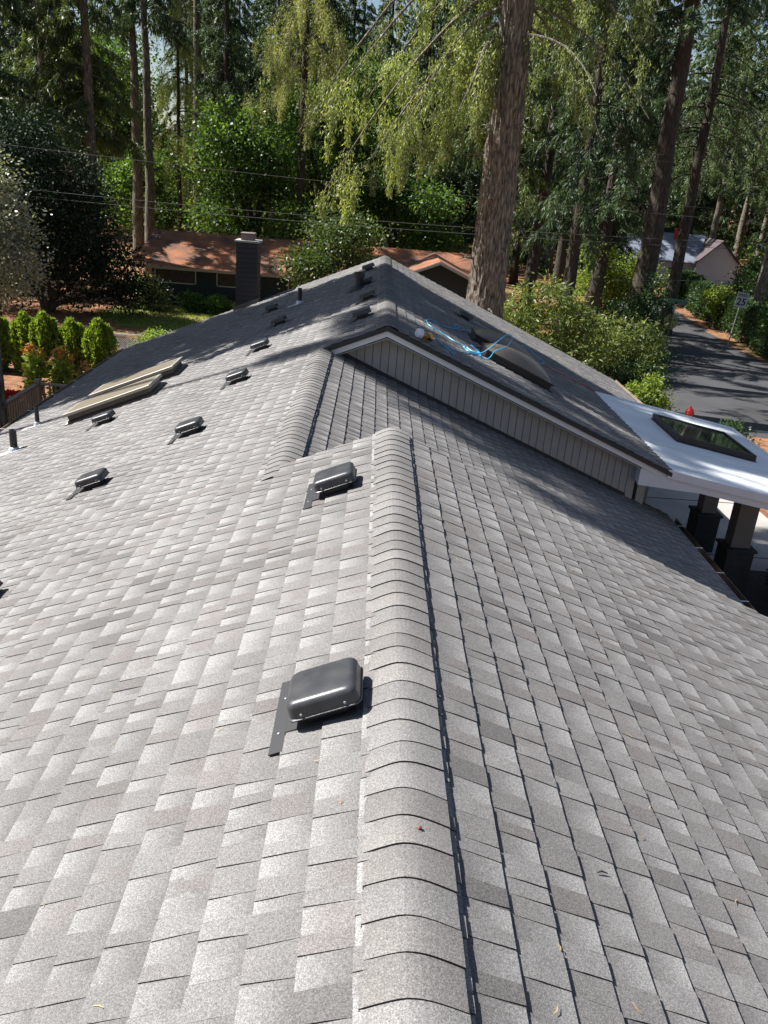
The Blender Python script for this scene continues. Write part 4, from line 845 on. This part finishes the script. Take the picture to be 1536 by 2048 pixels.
def mass(name, label, cat, n, x0, x1, ya, yb, hfun, L0, L1, lm, seed):
    r = np.random.default_rng(seed); y = r.uniform(ya, yb, n); x = r.uniform(x0, x1, n) * y; h = np.array([hfun(a, b) for a, b in zip(x, y)]); f = r.random(n)
    lump = .55 + .45 * np.sin(x * .55 + np.sin(y * .3) * 2) * np.sin(y * .41 + x * .13)
    z = -5.7 + h * f * (.45 + .55 * lump); d = unit(r.normal(size=(n, 3)) + np.array((0, 0, -.2)))
    tag(leaf_obj(name, cards(np.stack([x, y, z], 1), d, r.uniform(L0, L1, n), r.uniform(L0, L1, n) * .55, r), np.clip(r.normal(.45, .22, n) + .2 * np.sin(x * 1.3) * np.sin(y), 0, 1), lm), label, cat, kind='stuff')
mass('far_woods', 'far-off mass of woodland closing the view behind all the trees', 'woods', 70000, -.75, .85, 165, 205, lambda x, y: 17 + 39 * min(max((x / y + .22) / .3, 0), 1), .8, 1.9, LFIRD, 131)
mass('undergrowth_thicket', 'low green thicket between the far tree trunks', 'thicket', 42000, -.6, .72, 84, 150, lambda x, y: 0.01 if (22 < x < 46 and y < 104) or (-4 < x < 10 and y < 98) else 5.5, .25, .55, LMAPLE, 132)
# lawn grass blades
n = 9000; r = np.random.default_rng(120); a = r.uniform(0, 6.28, n); q = np.sqrt(r.random(n)); c = np.stack([-10.3 + 4.2 * q * np.cos(a), 44.6 + 3.6 * q * np.sin(a), np.full(n, -5.68)], 1)
tag(leaf_obj('grass', cards(c, unit(r.normal(0, .35, (n, 3)) + np.array((0, 0, 1))), r.uniform(.05, .13, n), .03, r), r.random(n), LGRASS), 'sunlit patch of lawn grass in front of the dark green house', 'grass', kind='stuff')

# ------------------------------------------------------------------ deck railing, fence, signs, hydrant, stake
rl = thing('deck_railing', 'brown wooden deck railing with square balusters beyond the left roof edge', 'railing', (-8.86, 22, -4.75))
zt = -3.78; zb = -4.72
b = MB(); b.b2((-8.93, 17.2, zt - .04), (-8.79, 22.07, zt)); b.b2((-8.79, 21.93, zt - .04), (-6.72, 22.07, zt)); b.build('handrail', DECKW, rl, off=(-8.86, 22, -4.75))
b = MB(); b.b2((-8.89, 17.2, zb + .06), (-8.83, 22, zb + .13)); b.b2((-8.83, 21.97, zb + .06), (-6.72, 22.03, zb + .13)); b.build('bottom_rail', DECKW, rl, off=(-8.86, 22, -4.75))
for (x, y) in ((-8.86, 22.0), (-8.86, 18.6), (-6.8, 22.0)):
    b = MB(); b.b2((x - .07, y - .07, -5.72), (x + .07, y + .07, zt + .1)); b.build('railing_post', DECKW, rl, off=(-8.86, 22, -4.75))
y = 21.78
bal = MB(); bal.b2((-.02, -.02, zb + .13), (.02, .02, zt - .04)); b0 = None
for (x, y) in [(-8.86, 21.8 - .15 * i) for i in range(30)] + [(-8.7 + .16 * i, 22.0) for i in range(12)]:
    if b0 is None: o = b0 = bal.build('baluster', DECKW, rl)
    else: o = b0.copy(); COL.objects.link(o)
    o.location = (x + 8.86, y - 22, 4.75)
b = MB(); k = -8.95
while k < -6.75: b.b2((k, 12, zb - .06), (k + .13, 22.1, zb)); k += .145
o = tag(b.build('deck', DECKW), 'brown plank deck floor under the left roof edge', 'deck')
b = MB(); b.prism([(-9.0, 24.2, -5.69), (-8.9, 24.2, -5.69), (-8.3, 23.6, -4.2), (-8.4, 23.6, -4.2)], (0, .05, 0)); tag(b.build('wooden_stake', M('weathered_board', (.42, .38, .34), .8)), 'pale slanting board among the roses behind the deck railing', 'board')
fn = thing('chain_link_fence', 'grey chain-link fence with top rail right of the arborvitae', 'fence', (-10, 34, -5.7))
b = MB(); b.tube([(-2.2, 0, 1.02), (3.6, 0, 1.02)], .03, 8); b.build('top_rail', METAL, fn)
for x in (-2.2, .55, 3.4):
    b = MB(); b.tube([(x, .03, -.05), (x, .03, 1.08)], .032, 8); b.build('fence_post', METAL, fn)
b = MB(); x = -3.3
while x < 3.6:
    for s in (1, -1):
        xa, xb = (x, x + 1.0) if s == 1 else (x + 1.0, x); p, q = [xa, .0], [xb, 1.0]
        if -2.2 <= xa <= 3.6 and -2.2 <= xb <= 3.6: b.tube([(xa, 0, .02), (xb, 0, 1.02)], .006, 3, False)
    x += .085
b.build('wire_mesh', METAL, fn)

FONT = None
def text_mesh(s, size, name, mat, parent, loc, rx=math.pi / 2):
    cu = bpy.data.curves.new(name, 'FONT'); cu.body = s; cu.size = size; cu.align_x = 'CENTER'; cu.align_y = 'CENTER'; cu.extrude = .002; cu.offset = size * .018
    o = bpy.data.objects.new(name, cu); COL.objects.link(o); dg = bpy.context.evaluated_depsgraph_get(); me = bpy.data.meshes.new_from_object(o.evaluated_get(dg)); bpy.data.objects.remove(o)
    me.materials.clear(); me.materials.append(mat); q = bpy.data.objects.new(name, me); COL.objects.link(q); q.parent = parent; q.location = loc; q.rotation_euler = (rx, 0, 0); return q
INK = M('sign_ink', (.01, .01, .012), .6)
sg = thing('speed_limit_sign', 'white speed limit sign reading 25 on a leaning post before the hedge', 'sign', (20.75, 48.3, -5.72), -.05); sg.rotation_euler = (0, .075, -.05)
b = MB(); b.tube([(0, 0, -.1), (.0, 0, 3.2)], .035, 8); b.build('post', M('grey_post', (.3, .29, .27), .6), sg, smooth=True)
b = MB(); b.prism([(-.33, -.05, 2.42), (.33, -.05, 2.42), (.33, -.05, 3.25), (-.33, -.05, 3.25)], (0, .012, 0)); pn = b.build('sign_panel', M('sign_white', (.42, .44, .43), .6), sg, bevel=.02)
text_mesh('25', .55, 'lettering', INK, pn, (0, -.056, 2.72)); text_mesh('SPEED', .21, 'lettering', INK, pn, (0, -.056, 3.10))
st = thing('stop_sign', 'back of a yellowish octagonal sign under a green street name blade at the corner', 'sign', (16.75, 47.2, -5.72)); st.rotation_euler = (0, .04, 0)
b = MB(); b.tube([(0, 0, -.1), (0, 0, 2.45)], .035, 8); b.build('post', M('dull_post', (.16, .16, .12), .6), st, smooth=True)
b = MB(); ov = [(.45 * math.cos(math.radians(22.5 + 45 * k)), .06, 1.45 + .45 * math.sin(math.radians(22.5 + 45 * k))) for k in range(8)]; b.prism(ov, (0, .012, 0)); b.build('octagon_panel', M('sign_back_yellow', (.30, .28, .11), .5), st)
b = MB(); b.b2((-.045, -.045, 2.05), (.085, .045, 2.42)); b.build('bracket', M('pale_bracket', (.55, .5, .32), .5), st, bevel=.02)
b = MB(); b.b2((-.62, -.012, 2.45), (.62, .012, 2.72)); pn = b.build('name_blade', M('street_green', (.03, .13, .09), .4), st); b = MB()
b.b2((-.58, -.016, 2.49), (.58, -.0125, 2.505)); b.b2((-.58, -.016, 2.665), (.58, -.0125, 2.68)); b.build('blade_border', M('blade_white', (.25, .33, .3), .5), pn)
sk = thing('wooden_post', 'weathered thin wooden stake standing at the street corner among low plants', 'post', (12.55, 37.6, -5.72)); b = MB()
b.tube([(0, 0, -.1), (.02, 0, .5), (.0, .01, 1.3), (.04, 0, 2.2)], [.06, .055, .05, .042], 7); b.tube([(-.03, 0, .62), (-.02, -.01, .9)], [.07, .06], 7); b.build('stake', M('reddish_wood', (.22, .11, .075), .8, var=(.12, .065, .05), vscale=6), sk)
b = MB(); b.tube([(0, 0, 2.17), (.0, 0, 2.22)], [.05, .04], 7); q = b.build('post_top', M('stake_top', (.3, .17, .12), .8), sk); q.location = (.04, 0, 0)
hy = thing('fire_hydrant', 'red fire hydrant with domed cap at the street edge behind the carport roof', 'hydrant', (11.75, 29.2, -5.68)); RED = M('hydrant_red', (.5, .02, .018), .4)
b = MB(); b.lathe([(.17, 0), (.17, .05), (.13, .06), (.125, .6), (.165, .61), (.165, .65), (.15, .66)], 20); b.build('barrel', RED, hy, smooth=True)
b = MB(); b.lathe([(.155, .66), (.15, .72), (.11, .79), (.05, .83), (.035, .84), (.035, .89), (.01, .9)], 20); b.build('bonnet', RED, hy, smooth=True)
for (ax, s) in ((0, 1), (0, -1), (1, -1)):
    b = MB(); v = Vector((s, 0, 0)) if ax == 0 else Vector((0, s, 0)); b.tube([v * .1 + Vector((0, 0, .48)), v * .2 + Vector((0, 0, .48)), v * .2 + Vector((0, 0, .48)), v * .24 + Vector((0, 0, .48))], [.06, .06, .075, .07], 12); b.build('outlet', RED, hy, smooth=True)

# ------------------------------------------------------------------ neighbouring houses
nh = thing('neighbour_house', 'low dark green house with needle-covered rust-brown roof and pale window frames', 'house', (-3.5, 52, -5.7)); NO = (-3.5, 52, -5.7)
ze = -3.47; zr = -1.9; ye, yr, yb = 48.0, 52.6, 57.2
b = MB()
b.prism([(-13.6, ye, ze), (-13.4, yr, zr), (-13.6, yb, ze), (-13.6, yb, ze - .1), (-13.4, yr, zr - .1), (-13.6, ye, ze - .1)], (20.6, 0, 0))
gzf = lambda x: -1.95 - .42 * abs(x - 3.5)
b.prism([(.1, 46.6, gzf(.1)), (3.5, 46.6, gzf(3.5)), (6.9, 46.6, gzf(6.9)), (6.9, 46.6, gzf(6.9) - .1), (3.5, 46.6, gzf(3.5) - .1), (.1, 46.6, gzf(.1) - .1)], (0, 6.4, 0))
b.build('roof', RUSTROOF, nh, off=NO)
b = MB(); b.b2((-12.6, 48.6, -5.75), (6.2, 56.6, -3.42))
b.prism([(.7, 47.2, -5.75), (6.3, 47.2, -5.75), (6.3, 47.2, gzf(6.3) - .12), (3.5, 47.2, gzf(3.5) - .12), (.7, 47.2, gzf(.7) - .12)], (0, 2, 0)); wl = b.build('wall', DKGREEN, nh, off=NO)
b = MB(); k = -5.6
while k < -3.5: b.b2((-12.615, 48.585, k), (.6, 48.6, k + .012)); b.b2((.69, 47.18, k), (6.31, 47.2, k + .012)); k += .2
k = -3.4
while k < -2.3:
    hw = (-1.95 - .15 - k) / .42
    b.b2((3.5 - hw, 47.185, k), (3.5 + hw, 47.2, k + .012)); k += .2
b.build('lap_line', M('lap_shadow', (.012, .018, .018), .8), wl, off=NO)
b = MB(); b.b2((-13.5, 47.97, ze - .16), (6.0, 48.02, ze - .02)); b.build('fascia', M('tan_fascia', (.34, .27, .19), .7), nh, off=NO)
b = MB()
for (xa, xb) in ((.1, 3.5), (3.5, 6.9)): b.prism([(xa, 46.55, gzf(xa) - .03), (xb, 46.55, gzf(xb) - .03), (xb, 46.55, gzf(xb) - .17), (xa, 46.55, gzf(xa) - .17)], (0, .05, 0))
b.build('rake_board', M('pale_grey_board', (.34, .36, .37), .6), nh, off=NO)
FRW = M('window_frame_cream', (.5, .47, .38), .6); CURT = M('drawn_curtain', (.085, .065, .045), .8, var=(.05, .04, .03), vscale=5); GL = M('window_glass', (.03, .03, .028), .06, .9)
for (xa, xb, za, zc) in ((-12.45, -10.1, -4.45, -3.66), (-8.95, -6.5, -4.45, -3.66), (-4.9, -4.2, -5.3, -3.7)):
    b = MB()
    for (p, q) in (((xa, 0, za), (xb, 0, za + .06)), ((xa, 0, zc - .05), (xb, 0, zc)), ((xa, 0, za), (xa + .06, 0, zc)), ((xb - .06, 0, za), (xb, 0, zc))): b.b2((p[0], 48.54, p[2]), (q[0], 48.6, q[2]))
    w = b.build('window', FRW, nh, off=NO)
    b = MB(); b.b2((xa + .05, 48.58, za + .05), (xb - .05, 48.597, zc - .05)); b.build('pane', CURT, w, off=NO)
sh = thing('pink_roofed_shed', 'small outbuilding with pale pinkish roof far behind, left of the largest trunk', 'shed', (3.6, 92, -5.7))
b = MB(); b.prism([(-3.2, -1.5, 1.1), (-3.2, 1.3, 2.5), (-3.2, 1.3, 2.4), (-3.2, -1.5, 1.0)], (5.6, 0, 0)); b.build('roof', M('pinkish_shingle', (.55, .42, .34), .9, var=(.48, .37, .31), vscale=2), sh)
b = MB(); b.b2((-3, -1.2, -.1), (2.2, 1.2, 1.2)); b.build('wall', M('cream_wall', (.4, .33, .24), .8), sh)
bh = thing('blue_roofed_house', 'house with blue-grey roof, white gable and red chimney through the trees at right', 'house', (33, 92, -5.7)); BR = M('blue_grey_roof', (.14, .16, .21), .8, var=(.19, .215, .27), vscale=1.5)
b = MB(); b.prism([(-8.2, -3.8, 2.0), (-6.6, 0, 4.6), (-6.6, 4, 2.2), (-6.6, 4, 2.1), (-6.6, 0, 4.5), (-8.2, -3.8, 1.9)], (8.2, 0, 0)); b.build('roof', BR, bh)
b = MB(); b.prism([(-.6, -4.4, 2.0), (1.9, -4.4, 4.4), (4.4, -4.4, 2.0), (4.4, -4.4, 1.88), (1.9, -4.4, 4.26), (-.6, -4.4, 1.88)], (0, 6, 0)); b.build('gable_roof', M('dark_grey_red_roof', (.07, .05, .055), .7), bh)
b = MB(); b.prism([(-.3, -4.1, -.1), (4.1, -4.1, -.1), (4.1, -4.1, 2.1), (1.9, -4.1, 4.2), (-.3, -4.1, 2.1)], (0, 5.5, 0)); b.b2((-6.6, -3.3, -.1), (-.3, 3.5, 2.2)); b.build('wall', M('pale_blue_wall', (.5, .53, .6), .7), bh)
b = MB(); b.b2((-2.0, -1.0, 3.4), (-1.6, -.6, 5.0)); b.b2((-2.05, -1.05, 5.0), (-1.55, -.55, 5.1)); b.build('chimney', M('red_metal', (.32, .03, .03), .5), bh)
b = MB(); b.b2((-7.0, -3.72, .5), (-6.2, -3.62, 1.6)); b.build('tarp', M('blue_tarp', (.02, .2, .5), .5), bh)

# ------------------------------------------------------------------ overhead wires
WIRE = M('grey_cable', (.085, .085, .085), .7)
def wire(x0, z0, x1, z1, sag, y, rad, label, yb=None):
    b = MB(); pts = []
    for i in range(41):
        f = i / 40; pts.append((x0 + (x1 - x0) * f, y + ((yb or y) - y) * f, z0 + (z1 - z0) * f - sag * 4 * f * (1 - f)))
    b.tube(pts, rad, 5); tag(b.build('overhead_wire', WIRE), label, 'wire', 'overhead wires')
wire(-40, 3.3, 40, 1.7, .9, 41, .010, 'highest thin wire at left, crossing the dark leafy tree')
wire(-40, 1.3, 40, 1.65, 1.35, 41, .013, 'upper of the two thick parallel wires crossing in front of the rust roofed house')
wire(-40, .95, 40, 1.35, 1.32, 41.2, .013, 'lower of the two thick parallel wires crossing in front of the rust roofed house')
wire(9, 4.05, 60, 6.2, .4, 44.5, .009, 'highest of two thin wires at upper right')
wire(9, 3.75, 60, 6.0, .4, 44.7, .009, 'lower of two thin wires at upper right')
wire(5, 1.7, 60, 3.4, .3, 43.5, .009, 'thin wire crossing the right trunks at mid height')
wire(10.5, -2.1, 60, 3.2, .5, 44, .009, 'slack thin wire rising to the right over the round bush')

# ------------------------------------------------------------------ needles and debris on the near roof
r = np.random.default_rng(140); V = []; T = []
def scatter(n, side, xa, xb, ya, yb_):
    for _ in range(n):
        y = ya + (yb_ - ya) * r.random() ** 1.3; x = r.uniform(xa, xb); z = zL(x) + .016
        a = r.uniform(0, 6.28); d = np.array((math.cos(a), math.sin(a), (-TT if side > 0 else TT) * math.cos(a))); d = d / np.linalg.norm(d)
        L0 = r.uniform(.018, .045); w = np.cross(d, (0, 0, 1.)); w = w / np.linalg.norm(w) * .0022; c0 = np.array((x, y, z)); mid = c0 + d * L0 * .5 + w * r.uniform(-3, 3)
        V.append((c0 - w * .5, c0 + w * .5, mid + w, mid - w)); V.append((mid - w, mid + w, c0 + d * L0 + w * .4, c0 + d * L0 - w * .4)); q = r.random(); T.extend((q, q))
scatter(55, -1, -3.4, .05, 1.4, 9); scatter(40, 1, .45, 3.4, 1.4, 7)
tag(leaf_obj('fallen_needles', np.array(V), np.array(T), LNEED), 'dry tan needles scattered over the near roof shingles', 'needles', kind='stuff')
b = MB(); b.lathe([(.002, 0), (.007, .003), (.008, .006), (.004, .010), (.006, .012), (.002, .014)], 6); o = tag(b.build('cone_scrap', M('red_brown_scrap', (.2, .06, .035), .7), smooth=True), 'red-brown cone scrap on the near ridge cap', 'cone scrap'); o.location = (.285, 2.24, -.0105); o.rotation_euler = (.5, .3, 0)
b = MB(); b.tube([(0, 0, 0), (.02, .006, .008), (.05, .004, .006)], [.002, .004, .002], 6); o = tag(b.build('twig', M('dark_twig', (.03, .025, .02), .8)), 'small dark twig on the near right roof slope', 'twig'); o.location = (1.0, 2.4, zL(1.0) + .013); o.rotation_euler = (0, .4, .2)
print('done')
